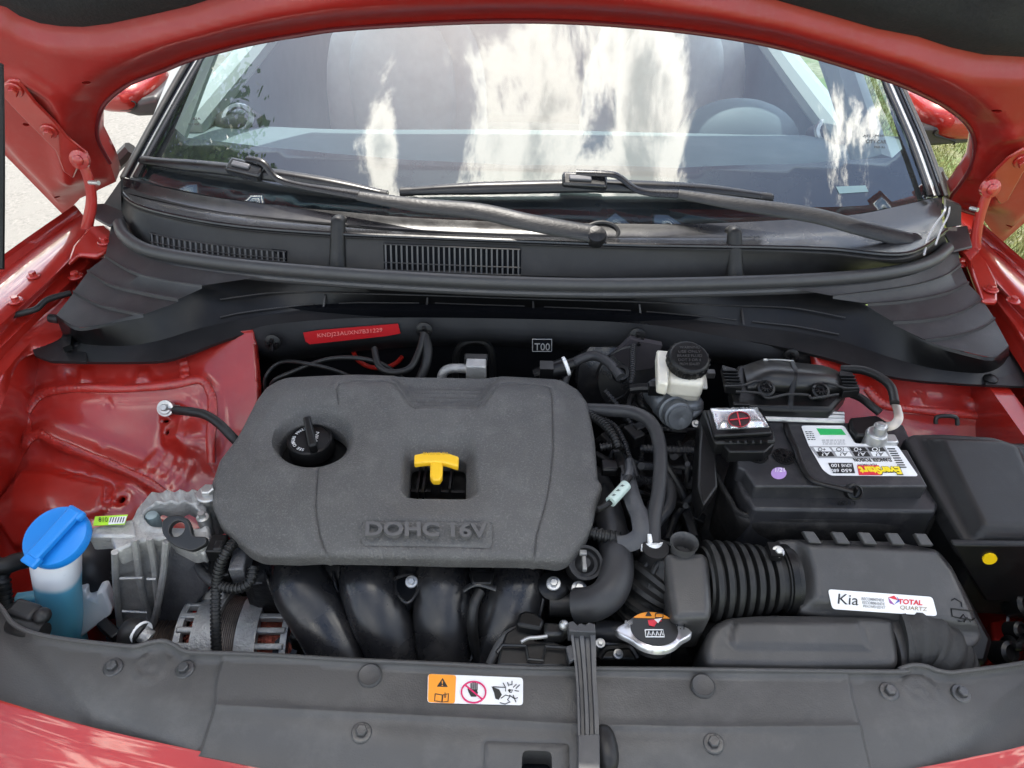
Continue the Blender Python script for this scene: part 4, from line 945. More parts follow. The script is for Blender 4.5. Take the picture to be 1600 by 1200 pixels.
# black lifting hook
hook = thing('lifting_hook', 'black steel lifting hook with a round eye beside the engine mount', 'hook', Z(275, 830, .86))
HK = Fr(Z(275, 830, .915), (1, -.1, .05), (0, .9, .45))
hr = [HK.uv(*p) for p in ((252, 832), (252, 815), (262, 806), (280, 804), (292, 810), (298, 824), (300, 838), (322, 838), (322, 850), (300, 862), (275, 855), (262, 845))]
relief('hook_plate', HK, rnd(hr, .006, 3), BLKSTEEL, hook, step=.003, R=.0015, depth=.006, holes=[ell(*HK.uv(276, 826), .0095, .0095, 20)], smooth=50)
m = MB(); m.prism([Z(x, y, z) for x, y, z in ((285, 852, .905), (340, 838, .90), (345, 870, .86), (330, 890, .84), (305, 885, .86))], (0, .01, -.03)); m.out('hook_stem', BLKSTEEL, hook, bevel=.006)

# ================================================================== ALTERNATOR
alt = thing('alternator', 'alternator in a slotted aluminium housing with copper windings showing', 'alternator', Z(370, 980, .66))
AA = Vector((1, .02, 0)).normalized(); AC = Z(372, 1010, .715)
def altring(x0, x1, r, nm, mat, seg=48):
    m = MB(); m.lathe(AC, AA, [(r-.012, x0), (r, x0), (r, x1), (r-.012, x1)], seg, cap=False); return m.out(nm, mat, alt, 35)
m = MB(); m.lathe(AC, AA, [(.045, -.055), (.052, -.05), (.052, .085), (.045, .09)], 40); m.out('copper_winding', COP, alt)
m = MB()
for k in range(140):
    a = random.uniform(-.5, 2.6); x = random.choice([random.uniform(-.05, -.022), random.uniform(.035, .065)]); c = AC+AA*x+Vector((0, -math.cos(a)*.053, math.sin(a)*.053))
    m.tube([c, c+AA*random.uniform(-.012, .012)+Vector((0, random.uniform(-.006, .006), random.uniform(0, .006)))], .0018, 5, n=2)
m.out('copper_wires', COP, alt)
altring(-.012, .028, .063, 'stator_lamination', LAM)
m = MB()
for k in range(14): m.lathe(AC, AA, [(.0628, -.010+k*.0026), (.0645, -.0095+k*.0026), (.0645, -.0085+k*.0026), (.0628, -.008+k*.0026)], 40, cap=False)
m.out('lamination_ridges', LAM, alt)
altring(-.040, -.010, .070, 'front_housing', CAST); altring(-.062, -.054, .066, 'front_housing_rim', CAST)
altring(.016, .042, .070, 'rear_housing', CAST); altring(.072, .080, .066, 'rear_housing_rim', CAST)
for k in range(15):
    a = R_(-60+k*17); 
    for x0, x1 in ((-.058, -.028), (.032, .076)):
        d = Vector((0, -math.cos(a), math.sin(a))); tg = Vector((0, math.sin(a), math.cos(a))); m = MB()
        m.box(AC+AA*(x0+x1)/2+d*.063, (x1-x0+.004, .008, .010), ax=(AA, tg, d)); m.out('housing_fin', CAST, alt, bevel=.002)
m = MB(); m.prism([Z(*p) for p in ((318, 922, .79), (350, 918, .79), (352, 940, .775), (325, 955, .765), (312, 945, .77))], (0, .02, -.02)); m.out('housing_lug', CAST, alt, bevel=.004); m = MB(); m.prism([Z(*p) for p in ((398, 925, .79), (432, 926, .79), (442, 945, .775), (400, 942, .775))], (0, .02, -.02)); m.out('housing_lug', CAST, alt, bevel=.004)
m = MB(); m.lathe(AC, AA, [(.02, -.105), (.034, -.104), (.036, -.10), (.033, -.097), (.036, -.094), (.033, -.091), (.036, -.088), (.033, -.085), (.036, -.082), (.033, -.079), (.037, -.074), (.037, -.068), (.02, -.066)], 36); m.out('pulley', mk('brown_pulley', (.10, .075, .06), .45, .6), alt)
m = MB(); m.box(AC+Vector((.105, .0, .045)), (.04, .06, .05)); m.out('regulator', PLD, alt, bevel=.006)
m = MB(); m.lathe(Z(447, 1014, .755), (0, -.5, 1), [(.016, -.01), (.016, .006), (.009, .006), (.009, .0), (.001, .0)], 20); m.out('terminal_cap', PLD, alt)
m = MB(); m.prism(ZL([(441, 958), (458, 962), (462, 980), (446, 978)], .775), (0, 0, -.002)); o = m.out('tag', WHT, alt)
tpx('printed_lettering', 'Z', FZ(.7765, .6), 446, 976, 456, 12, BLKP, alt, hh=.001, dy=3)

# ================================================================== WASHER BOTTLE
wb_ = thing('washer_bottle', 'white washer bottle half full of blue fluid with a bright blue lid', 'bottle', Z(90, 990, .5))
TNK = tank_mat()
def ring(cx, cy, z, rx, ry, n=24, e=.8):
    c = Z(cx, cy, z); out = []
    for k in range(n):
        a = 2*math.pi*k/n; s_, co_ = math.sin(a), math.cos(a); out.append(c+Vector((math.copysign(abs(co_)**e, co_)*rx, math.copysign(abs(s_)**e, s_)*ry, 0)))
    return out
rings = [ring(88, 850, .90, .030, .026), ring(88, 880, .868, .0285, .025), ring(92, 925, .815, .026, .024), ring(95, 960, .77, .026, .024), ring(98, 1000, .70, .029, .026), ring(98, 1040, .62, .04, .03)]
v = [tuple(p) for r in rings for p in r]; f = [(i*24+k, i*24+(k+1) % 24, (i+1)*24+(k+1) % 24, (i+1)*24+k) for i in range(5) for k in range(24)]
me = bpy.data.meshes.new('tank_neck'); me.from_pydata(v, [], f+[tuple(range(24))]); me.update(); link('tank_neck', me, TNK, wb_, 60)
m = MB(); m.prism([Z(*p) for p in ((118, 920, .80), (133, 924, .80), (136, 936, .785), (150, 940, .785), (150, 926, .80), (162, 922, .80), (174, 952, .775), (172, 962, .765), (118, 1004, .71))], (0, .018, 0)); m.out('bracket_tab', TANK, wb_, bevel=.003)
capc = Z(86, 837, .912); CN = Vector((-.05, -.30, 1)).normalized()
m = MB(); m.lathe(capc, CN, [(.034, -.014), (.0375, -.012), (.0385, -.002), (.037, .001), (.030, .003), (.001, .0035)], 44); lid = m.out('lid', BLUE, wb_, 40)
a, b = Z(54, 871, .914), Z(120, 800, .930); dr = (b-a).normalized(); sdv = dr.cross(CN).normalized()
m = MB(); m.box((a+b)/2+CN*.002, ((b-a).length*1.04, .017, .009), ax=(dr, sdv, CN)); m.box(a-dr*.004, (.014, .021, .009), ax=(dr, sdv, CN)); m.out('lid_strap', BLUE, lid, bevel=.0025, bseg=3)
m = MB(); m.box(b-dr*.002, (.012, .024, .010), ax=(dr, sdv, CN)); m.out('lid_hinge', BLUE, lid, bevel=.003)
m = MB(); m.lathe(Z(44, 938, .76), (-1, -.3, .1), [(.012, -.02), (.012, .012), (.009, .014)], 14); m.out('filler_stub', TNK, wb_)

# ================================================================== BATTERY
bat = thing('battery', 'dark grey car battery with a white printed label and carrying handle', 'battery', Z(1300, 760, .76))
BF = FZ(.935, .72, .0, 0)
top = [(1147, 692), (1200, 654), (1330, 660), (1345, 690), (1412, 697), (1452, 762), (1452, 768), (1281, 762), (1279, 768), (1180, 762), (1165, 738), (1150, 738)]
m = MB(); m.prism([BF.P(x, y, -.018) for x, y in ((1146, 700), (1198, 655), (1412, 662), (1468, 786), (1462, 800), (1178, 796), (1160, 770), (1148, 742))], (0, 0, -.16), shrink=-.01); m.out('battery_case', BATT, bat, bevel=.004, bseg=3)
m = MB(); m.prism([BF.P(x, y, .004) for x, y in ((1150, 700), (1200, 656), (1325, 664), (1342, 700), (1418, 702), (1450, 760), (1180, 760), (1163, 734), (1153, 730))], (0, 0, -.026)); m.out('battery_lid', BATT, bat, bevel=.0025, bseg=3)
m = MB(); m.prism([BF.P(x, y, -.02) for x, y in ((1172, 774), (1280, 776), (1282, 790), (1176, 788))], (0, 0, -.01)); m.out('battery_ledge', BATT, bat, bevel=.002)
for (x, y) in ((1183, 711), (1225, 713)):
    c = BF.P(x, y, .005); m = MB(); m.lathe(c, (0, 0, 1), [(.0145, -.001), (.0145, .001), (.0135, .001), (.013, 0)], 24)
    for k in range(8): a = k*math.pi/8; m.box(c+Vector((0, 0, .0008)), (.023, .0013, .0018), ax=((math.cos(a), math.sin(a), 0), (-math.sin(a), math.cos(a), 0), (0, 0, 1)))
    m.out('vent_plug', PLD, bat, 0)
m = MB(); e = ell(1217, 739, 12, 9, 24); m.prism([BF.P(x, y, .0052) for x, y in e], (0, 0, -.001)); m.out('round_sticker', PURP, bat, 0)
tpx('printed_lettering', '1/21', BF, 1210, 742, 1224, 6, WHT, bat, hh=.0056)
# handle
m = MB(); hp = [BF.P(x, y, .008) for x, y in ((1228, 662), (1233, 680), (1243, 700), (1252, 725), (1266, 748), (1284, 756), (1310, 762), (1332, 768))]; m.tube(hp, .0042, 10, flat=.6, up=(0, 0, 1)); m.out('carry_handle', PLD, bat)
m = MB(); c = BF.P(1333, 768, .002); m.lathe(c, (0, -.7, .7), [(.010, -.006), (.010, .006), (.008, .007), (.0075, .004), (.001, .004)], 24); m.box(c+Vector((0, -.004, .005)), (.002, .006, .012)); m.out('handle_pivot', PLD, bat)
# label, printed upside down as it lies
lab = [(1250, 669), (1317, 669), (1334, 697), (1388, 699), (1400, 700), (1433, 748), (1296, 747), (1284, 738), (1262, 700)]
decal('label', BF, lab, WHT, bat, h=.0045, t=.0005, r=.004)
decal('label_panel', BF, [(1274, 674), (1313, 675), (1320, 684), (1280, 684)], GRN, bat, h=.0053)
def bars(fr, x0, y0, x1, y1, n, par, mat=BLKP, h=.0054):
    mb = MB()
    for k in range(n):
        t0 = k/n; t1 = t0+random.uniform(.25, .6)/n; q = [fr.P(x0+(x1-x0)*t, y0+(y1-y0)*t+dy, h) for t, dy in ((t0, 0), (t1, 0), (t1, 6), (t0, 6))]; mb.add(q, [(3, 2, 1, 0)])
    mb.out('barcode', mat, par, 0)
def ulines(fr, x0, x1, ys, par, mat=GRYP, h=.0054, slant=0):
    for y in ys:
        mb = MB(); x = x0
        while x < x1:
            w_ = random.uniform(2, 6); sh = slant*(y-ys[0]); mb.add([fr.P(min(x+w_, x1)+sh, y, h), fr.P(x+sh, y, h), fr.P(x+sh, y+1.3, h), fr.P(min(x+w_, x1)+sh, y+1.3, h)], [(0, 1, 2, 3)]); x += w_+1.2
        mb.out('small_print', mat, par, 0)
ulines(BF, 1258, 1270, (674, 677, 680, 683, 686), bat, BLKP, slant=.35); ulines(BF, 1284, 1320, (687, 690, 693), bat, slant=.3); ulines(BF, 1285, 1315, (670, 672.5), bat)
decal('label_panel', BF, [(1263, 702), (1380, 702), (1391, 721), (1277, 720)], GRYP, bat, h=.0053)
for i in range(4):
    x = 1268+i*28; decal('pictogram_panel', BF, [(x+1, 704), (x+25, 704), (x+30, 710), (x+5, 710)], BLKP if i > 1 else WHT, bat, h=.0058)
    tpx('pictogram', '+!'[i % 2]+'O', BF, x+20, 704.5, x+8, 6, WHT if i > 1 else BLKP, bat, hh=.0063)
    decal('pictogram_panel', BF, [(x+6, 711), (x+29, 711), (x+34, 718), (x+10, 718)], WHT if i % 2 else BLKP, bat, h=.0058); tpx('pictogram', 'A?', BF, x+26, 712, x+14, 5.5, BLKP if i % 2 else WHT, bat, hh=.0063)
textmesh('printed_lettering', 'DANGER POISON', BF, (1388, 720.5), (1330, 720.5), (1392, 726), BLKP, bat, h=.0056, bold=.02)
textmesh('printed_lettering', 'EverStart', BF, (1402, 734), (1338, 734), (1408, 746), YELP, bat, h=.0060, bold=.05)
textmesh('printed_lettering', 'EverStart', BF, (1403, 733), (1337, 733), (1409.5, 747), BLKP, bat, h=.0054, bold=.09)
decal('label_panel', BF, [(1337, 732), (1371, 732), (1374, 747), (1340, 747)], REDP, bat, h=.0056)
textmesh('printed_lettering', 'PLATINUM', BF, (1367, 729.5), (1338, 729.5), (1368, 732.5), BLKP, bat, h=.0056)
decal('label_panel', BF, [(1292, 728), (1330, 728), (1334, 744), (1300, 744)], BLKP, bat, h=.0055)
for i, s_ in enumerate(('100', 'AGM H5', '680', '650')): textmesh('printed_lettering', s_, BF, (1308+20*(i % 2), 730+8*(i//2)), (1296+20*(i % 2)-4*(i % 2), 730+8*(i//2)), (1309+20*(i % 2), 735+8*(i//2)), WHT, bat, h=.0061)
bars(BF, 1396, 712, 1396, 712, 1, bat); 
for k in range(9): decal('printed_bar', BF, [(1384+k*2.2, 705+k*3.6), (1396+k*2.2, 705+k*3.6), (1396.6+k*2.2, 706.6+k*3.6), (1384.6+k*2.2, 706.6+k*3.6)], BLKP, bat, h=.0054)
textmesh('moulded_lettering', 'L1697', Fr(BF.P(1318, 785, -.02)+Vector((0, -.004, 0)), (1, 0, 0), (0, .3, 1)), (1334, 781), (1306, 781), (1335, 787), PLD, bat, h=.003)
# negative terminal
m = MB(); c = BF.P(1364, 692, .0); m.lathe(c, (0, 0, 1), [(.017, -.01), (.015, .012), (.013, .02)], 18); m.lathe(c+Vector((.002, 0, .018)), (0, 0, 1), [(.008, 0), (.008, .012), (.006, .016)], 14); m.box(c+Vector((.018, -.002, .004)), (.02, .016, .016)); m.out('terminal_clamp', STEEL, bat, bevel=.002)
m = MB(); m.bolt(c+Vector((.0, 0, .030)), (0, 0, 1), .0055); m.out('bolt', STEEL, bat)
m = MB(); m.prism([BF.P(x, y, .014) for x, y in ((1328, 652), (1370, 648), (1392, 662), (1388, 678), (1340, 680), (1330, 668))], (0, 0, -.03)); m.out('current_sensor', PLD, bat, bevel=.003)
# insulation wrap around the battery
wr = thing('battery_wrap', 'soft black insulation sleeve wrapped round the battery', 'battery cover', Z(1300, 800, .78))
WF = FZ(.885, .66, 0)
m = MB(); rows = [[(1120, 742, .905), (1140, 780, .90), (1170, 806, .897), (1300, 812, .897), (1440, 808, .897), (1470, 800, .90), (1466, 770, .915)], [(1122, 760, .892), (1140, 800, .885), (1172, 824, .882), (1300, 830, .882), (1438, 826, .882), (1466, 815, .885), (1472, 790, .90)], [(1108, 830, .80), (1135, 860, .80), (1175, 874, .80), (1300, 880, .80), (1440, 880, .80), (1470, 870, .80), (1480, 840, .80)], [(1108, 880, .70), (1135, 900, .70), (1175, 910, .70), (1300, 915, .70), (1440, 910, .70), (1470, 900, .70), (1480, 880, .70)]]
loft('sleeve', [[Z(*p) for p in r] for r in rows], WRAP, wr, n=5, along=50, smooth=180, solid=.004)
m = MB(); m.tube([Z(*p) for p in rows[0]], .0035, 8); m.out('sleeve_hem', WRAP, wr)
m = MB(); m.prism([Z(*p) for p in ((1090, 745, .85), (1118, 720, .88), (1135, 760, .87), (1140, 850, .80), (1090, 850, .78))], (.01, .02, -.05)); m.out('sleeve_end', WRAP, wr, bevel=.01)

# positive terminal box
ptb = thing('positive_terminal_box', 'black fuse link box with a foil window marked by a red plus', 'terminal box', Z(1155, 670, .93))
PF = FZ(.962, .8, 0)
m = MB(); m.prism([PF.P(x, y, -.002) for x, y in ((1097, 640), (1190, 637), (1212, 678), (1212, 690), (1118, 692), (1112, 680))], (0, 0, -.022)); m.out('box_body', PLD, ptb, bevel=.003)
m = MB(); m.prism([PF.P(x, y, .005) for x, y in ((1104, 640), (1186, 638), (1207, 676), (1116, 681))], (0, 0, -.007)); m.out('box_lid', PLD, ptb, bevel=.002)
def foil(u, v, d): return .004*ss(0, .010, d)+0*u
relief('foil_window', PF, PF.L([(1109, 643), (1181, 641), (1200, 672), (1119, 676)]), CHROME, ptb, step=.003, h=lambda u, v, d: .0062+foil(u, v, d), depth=.003, smooth=60)
e = ell(1155, 655, 17, 12, 28); mrd = mk('dark_red_print', (.30, .01, .02), .4)
m = MB(); m.prism([PF.P(x, y, .0125) for x, y in e], (0, 0, -.001)); m.out('round_mark', mk('maroon_print', (.035, .012, .014), .35), ptb, 0)
P = [PF.P(x, y, .013) for x, y in e]; m = MB(); m.tube(P+[P[0]], .0007, 5, n=2); m.out('mark_ring', mrd, ptb)
for q in ([(1141, 656), (1169, 653)], [(1152, 645), (1157, 665)]):
    m = MB(); m.tube([PF.P(*p, .0130) for p in q], .0009, 6); m.out('plus_mark', REDP, ptb)
m = MB(); m.box(PF.P(1158, 633, .004), (.022, .006, .008)); m.out('latch', PLD, ptb, bevel=.0015)
m = MB(); m.prism([PF.P(x, y, -.02) for x, y in ((1097, 645), (1112, 685), (1118, 700), (1122, 760), (1100, 790), (1090, 760), (1092, 700))], (0, .01, -.04)); m.out('side_skirt', PLD, ptb, bevel=.003)
m = MB(); m.prism([PF.P(x, y, -.006) for x, y in ((1122, 684), (1208, 682), (1210, 694), (1196, 706), (1140, 706))], (0, 0, -.02)); m.out('connector_row', PLD, ptb, bevel=.002)
for k in range(6):
    m = MB(); m.box(PF.P(1135+k*12, 690, -.003), (.006, .004, .004)); m.out('lid_catch', PLD, ptb)

# hold-down bar and control unit
hb = thing('battery_clamp_bar', 'bright metal hold-down bar behind the battery', 'clamp bar', Z(1255, 650, .93))
m = MB(); 
for (y, z, r) in ((644, .945, .0035), (649, .945, .0035), (655, .943, .004)): m.tube([Z(1186, y-1, z), Z(1318, y+3, z)], r, 8, n=4)
m.prism(ZL([(1186, 640), (1318, 643), (1320, 660), (1188, 655)], .941), (0, 0, -.006)); m.out('bar', STEEL, hb)
ecu = thing('control_unit', 'black engine control module behind the battery under its bracket', 'control unit', Z(1230, 620, .93))
m = MB(); m.prism([Z(x, y, .962) for x, y in ((1152, 568), (1318, 580), (1325, 612), (1300, 640), (1150, 636), (1142, 600))], (0, 0, -.03)); m.out('module_body', PLD, ecu, bevel=.006)
loft('domed_cover', [[Z(x, y, z) for x, y, z in r] for r in ([(1160, 572, .962), (1200, 560, .97), (1240, 566, .972), (1290, 572, .97), (1320, 586, .962)], [(1165, 588, .968), (1200, 578, .985), (1240, 580, .987), (1285, 586, .982), (1318, 596, .968)], [(1168, 606, .964), (1200, 604, .972), (1240, 606, .974), (1285, 608, .970), (1320, 610, .964)], [(1165, 616, .950), (1200, 616, .950), (1240, 618, .950), (1285, 618, .950), (1320, 616, .95)])], BLKSTEEL, ecu, n=6, along=30, smooth=180)
m = MB(); m.tube([Z(1238, 566, .982), Z(1243, 585, .985), Z(1237, 612, .972), Z(1234, 640, .958)], .0042, 8, flat=.5); m.out('module_strap', PLD, ecu)
for (pts) in ([(1132, 603), (1160, 602), (1180, 596), (1198, 598), (1205, 606)], [(1150, 612), (1185, 614), (1200, 622), (1230, 616), (1262, 617), (1270, 622), (1310, 616)], [(1270, 606), (1282, 598), (1300, 600), (1320, 606), (1342, 606)]):
    m = MB(); m.tube([Z(x, y, .978) for x, y in pts], .0018, 6); m.out('clip_wire', PLB, ecu)
for (x, y) in ((1196, 608), (1281, 612)):
    m = MB(); c = Z(x, y, .972); m.lathe(c, (0, -.5, 1), [(.012, -.004), (.012, .004), (.009, .005), (.008, .002)], 20)
    for k in range(6): a = k*math.pi/6; m.box(c+Vector((0, -.002, .004)), (.018, .0015, .002), ax=((math.cos(a), math.sin(a), 0), (-math.sin(a), math.cos(a), 0), (0, 0, 1)))
    m.out('vent_plug', PLD, ecu)
for (pts) in ([(1128, 570), (1150, 576), (1160, 606), (1135, 604)], [(1312, 578), (1332, 582), (1344, 610), (1318, 612)]):
    m = MB(); m.prism([Z(x, y, .974) for x, y in pts], (0, 0, -.012)); 
    for k in range(5): m.box(Z(pts[0][0]+12+k*1.6, pts[0][1]+10+k*5, .976), (.022, .0015, .004))
    m.out('connector', PLD, ecu, bevel=.001)
m = MB(); m.tube([Z(1197, 563, .972), Z(1215, 562, .974), Z(1240, 564, .978)], .0012, 5); m.box(Z(1196, 563, .973), (.005, .004, .003)); m.out('cable_tie', mk('pale_tie', (.45, .45, .42), .5), ecu)

# ================================================================== FUSE BOX
fb = thing('fuse_box', 'large black fuse box with a yellow dot on its side', 'fuse box', Z(1520, 800, .8))
FF = FZ(.952, .75, .10)
lido = [(1420, 672), (1432, 664), (1480, 663), (1562, 668), (1600, 680), (1690, 700), (1720, 850), (1620, 846), (1527, 843), (1518, 836), (1472, 760)]
innr = [(1448, 672), (1558, 676), (1605, 690), (1660, 840), (1530, 838)]
iu = FF.L(innr)
relief('fuse_box_lid', FF, rnd(FF.L(lido), .006, 3), PLB, fb, step=.005, R=.005, h=lambda u, v, d: -.018*(1-ss(-.002, .016, sdf(u, v, iu))), depth=.02, smooth=50)
m = MB(); m.prism([FF.P(x, y, -.03) for x, y in ((1425, 690), (1600, 690), (1700, 720), (1720, 880), (1530, 868), (1505, 850), (1455, 778))], (0, 0, -.12)); m.out('fuse_box_body', PLD, fb, bevel=.006)
m = MB(); m.prism([FF.P(x, y, -.022) for x, y in ((1462, 770), (1508, 848), (1525, 852), (1640, 854), (1640, 846), (1525, 842), (1475, 762))], (0, 0, -.008)); m.out('fuse_box_rim', PLD, fb, bevel=.002)
m = MB(); m.tube([FF.P(x, y, z) for x, y, z in ((1462, 662, -.004), (1464, 652, .004), (1480, 650, .006), (1494, 653, .004), (1496, 664, -.004))], .003, 8); m.out('lid_catch', PLD, fb)
DF = Fr((0, FF.P(1547, 868, -.03).y-.006, .9), (1, 0, 0), (0, .05, 1)); m = MB(); m.prism([DF.P(x, y, .001) for x, y in ell(1547, 874, 11.5, 8, 24, -10)], -DF.N*.002); m.out('yellow_dot', DOTY, fb, 0)
m = MB(); m.prism([DF.P(x, y, -.001) for x, y in ((1488, 851), (1660, 853), (1660, 945), (1540, 940), (1512, 895))], -DF.N*.01); m.out('fuse_box_side', PLD, fb, bevel=.003)

# ================================================================== AIR FILTER BOX
afb = thing('air_filter_box', 'dark grey air filter housing carrying a long white sticker', 'filter housing', Z(1380, 930, .7))
AF = FZ(.90, .56, .42)
ao = [(1217, 838), (1240, 836), (1410, 840), (1452, 848), (1478, 854), (1500, 880), (1530, 940), (1548, 990), (1538, 1008), (1520, 1012), (1430, 985), (1300, 960), (1258, 955), (1252, 930), (1250, 890), (1232, 862)]
fau = AF.L([(1246, 838), (1470, 850), (1500, 890), (1545, 988), (1500, 985), (1262, 948), (1260, 890)])
def ah(u, v, d): return -.014*(1-ss(-.001, .012, sdf(u, v, fau)))
relief('housing_lid', AF, rnd(AF.L(ao), .006, 3), PLG, afb, step=.004, R=.006, h=ah, depth=.05, smooth=60)
for x in (1268, 1313, 1355, 1399, 1443):
    m = MB(); m.prism([AF.P(a, b, .001) for a, b in ((x-14, 829+.02*(x-1268)), (x+4, 830+.02*(x-1268)), (x+17, 849+.02*(x-1268)), (x-3, 848+.02*(x-1268)))], -AF.N*.008); m.out('lid_tab', PLG, afb, bevel=.0015)
m = MB(); m.prism([AF.P(a, b, -.035) for a, b in ((1262, 870), (1500, 900), (1555, 1000), (1545, 1040), (1400, 1040), (1262, 980))], -AF.N*.12); m.out('housing_base', PLD, afb, bevel=.008)
stf = Fr(AF.O, AF.U, AF.V)
lb = [(1293, 921), (1456, 933), (1464, 963), (1300, 952)]
decal('sticker', stf, lb, WHT, afb, h=.0008, t=.0006, r=.004)
tpx('printed_lettering', 'Kia', stf, 1308, 944, 1340, 16, BLKP, afb, hh=.0018, dy=2.5)
for k, s_ in enumerate(('RECOMMENDS', 'RECOMMANDE', 'РЕКОМЕНДУЕТ')): tpx('printed_lettering', s_, stf, 1345+k*1.2, 938.0+k*6, 1380+k*1.2, 4.5, GRYP, afb, hh=.0018, dy=2.6, bold=.01)
tpx('printed_lettering', 'TOTAL', stf, 1402, 944, 1440, 8, REDP, afb, hh=.0018, dy=2.5, bold=.03)
tpx('printed_lettering', 'QUARTZ', stf, 1405, 953.5, 1447, 7, mk('bronze_print', (.30, .22, .12), .4), afb, hh=.0018, dy=3)
for pts, mt in (([(1387, 934), (1396, 931), (1402, 938), (1396, 937)], REDP), ([(1396, 945), (1402, 938), (1400, 932), (1405, 940)], mk('blue_print', (.05, .1, .4), .4)), ([(1387, 934), (1389, 943), (1397, 946), (1392, 940)], mk('violet_print', (.3, .08, .3), .4))):
    decal('sticker_emblem', stf, pts, mt, afb, h=.0017)
for pts in ([(1487, 938), (1492, 935), (1502, 941), (1503, 948)], [(1486, 951), (1488, 963), (1500, 966), (1519, 969), (1524, 965), (1520, 955), (1486, 951)], [(1500, 967), (1505, 960), (1511, 968)], [(1506, 972), (1511, 965), (1517, 972)], [(1497, 971), (1503, 971)]):
    m = MB(); m.tube([AF.P(*p, .0004) for p in pts], .0008, 5, smooth=False); m.out('moulded_icon', PLD, afb)
# ribbed intake hose
ih = thing('intake_hose', 'black ribbed rubber intake hose between resonator and filter housing', 'hose', Z(1175, 905, .86))
c0, c1 = Z(1098, 909, .872), Z(1232, 905, .872); m = MB()
prof = []; Lh = (c1-c0).length
for k in range(7):
    t = k/6.6*.78*Lh; r = .049-.010*(k/6)**1.6
    prof += [(r-.008, t), (r-.007, t+.003), (r, t+.005), (r+.001, t+.008), (r, t+.011), (r-.007, t+.013)]
m.lathe(c0, c1-c0, prof+[(.036, .80*Lh), (.036, .88*Lh), (.040, .885*Lh), (.040, .93*Lh), (.037, .935*Lh), (.037, 1.05*Lh)], 48); m.out('bellows', RUB, ih, 50)
m = MB(); m.lathe(c0+(c1-c0)*.90, c1-c0, [(.0405, 0), (.0425, .001), (.0425, .009), (.0405, .010)], 40); m.box(c0+(c1-c0)*.75+Vector((0, .008, .045)), (.014, .02, .01)); m.out('hose_clamp', PLD, ih)
m = MB(); m.bolt(c0+(c1-c0)*.78+Vector((0, .005, .048)), (0, -.3, 1), .005); m.out('bolt', STEEL, ih)
# resonator box on the throttle side
rb_ = thing('intake_resonator', 'grey plastic intake resonator box with a round stub on top', 'resonator', Z(1070, 910, .85))
RF = FZ(.915, .58, .15)
relief('resonator_box', RF, rnd(RF.L([(1038, 862), (1100, 861), (1110, 872), (1114, 950), (1110, 966), (1052, 968), (1046, 930)]), .008, 4), PLG, rb_, step=.004, R=.009, depth=.07, smooth=60)
m = MB(); m.lathe(Z(1066, 864, .905), (0, .1, 1), [(.0145, -.02), (.0145, .014), (.0168, .016), (.0168, .019), (.012, .013), (.011, .0)], 28); m.out('stub', PLG, rb_)
bel = thing('throttle_bellows', 'black rubber bellows running from the resonator down to the throttle body', 'bellows', Z(1000, 930, .8))
m = MB(); m.tube([Z(1062, 890, .862), Z(1035, 905, .862), Z(1012, 940, .84), Z(995, 990, .79)], [.042, .044, .042, .040], 30, n=16, corr=(.011, .007)); m.out('bellows', RUB, bel, 50)
m = MB(); m.tube([Z(1035, 858, .895), Z(1008, 885, .888), Z(985, 930, .86)], .004, 8); m.tube([Z(1037, 868, .90), Z(1020, 895, .893), Z(1005, 950, .86)], .0035, 8); m.out('bellows_seam', RUB, bel)

# air intake snorkel in front
sn = thing('air_intake_duct', 'grey plastic air intake duct in front of the filter housing', 'air duct', Z(1290, 1010, .78))
SF = FZ(.862, .45, .22)
so = [(1105, 990), (1118, 972), (1140, 962), (1200, 958), (1370, 960), (1400, 965), (1405, 1000), (1408, 1044), (1250, 1047), (1108, 1044), (1098, 1020)]
s_in = SF.L([(1140, 985), (1150, 968), (1340, 968), (1352, 990), (1362, 1018), (1340, 1017), (1148, 1015), (1138, 1008)])
relief('duct_mouth', SF, rnd(SF.L(so), .012, 4), PLG, sn, step=.004, R=.010, h=lambda u, v, d: .003*ss(0, .006, sdf(u, v, s_in))-.0012*gau(dseg(u, v, s_in, True), .0015), depth=.06, smooth=60)
m = MB(); m.tube([Z(1380, 1008, .838), Z(1412, 1006, .838)], .040, 32, flat=.85); m.out('duct_collar', PLG, sn)
m = MB(); m.tube([Z(1400, 1000, .845), Z(1435, 1004, .845), Z(1465, 1030, .825), Z(1485, 1080, .76)], [.040, .041, .040, .038], 28, n=14, corr=(.013, .003)); m.out('corrugated_section', mk('dusty_corrugated_rubber', (.02, .02, .02), .7, 0, bump=(60, .6, .003), dust=.5, dcol=(.09, .085, .08), dsc=12), sn, 50)
m = MB(); m.lathe(Z(1108, 1022, .830), (-1, -.1, 0), [(.036, -.02), (.036, .004), (.03, .010)], 28, sx=1); m.out('duct_end', PLD, sn)

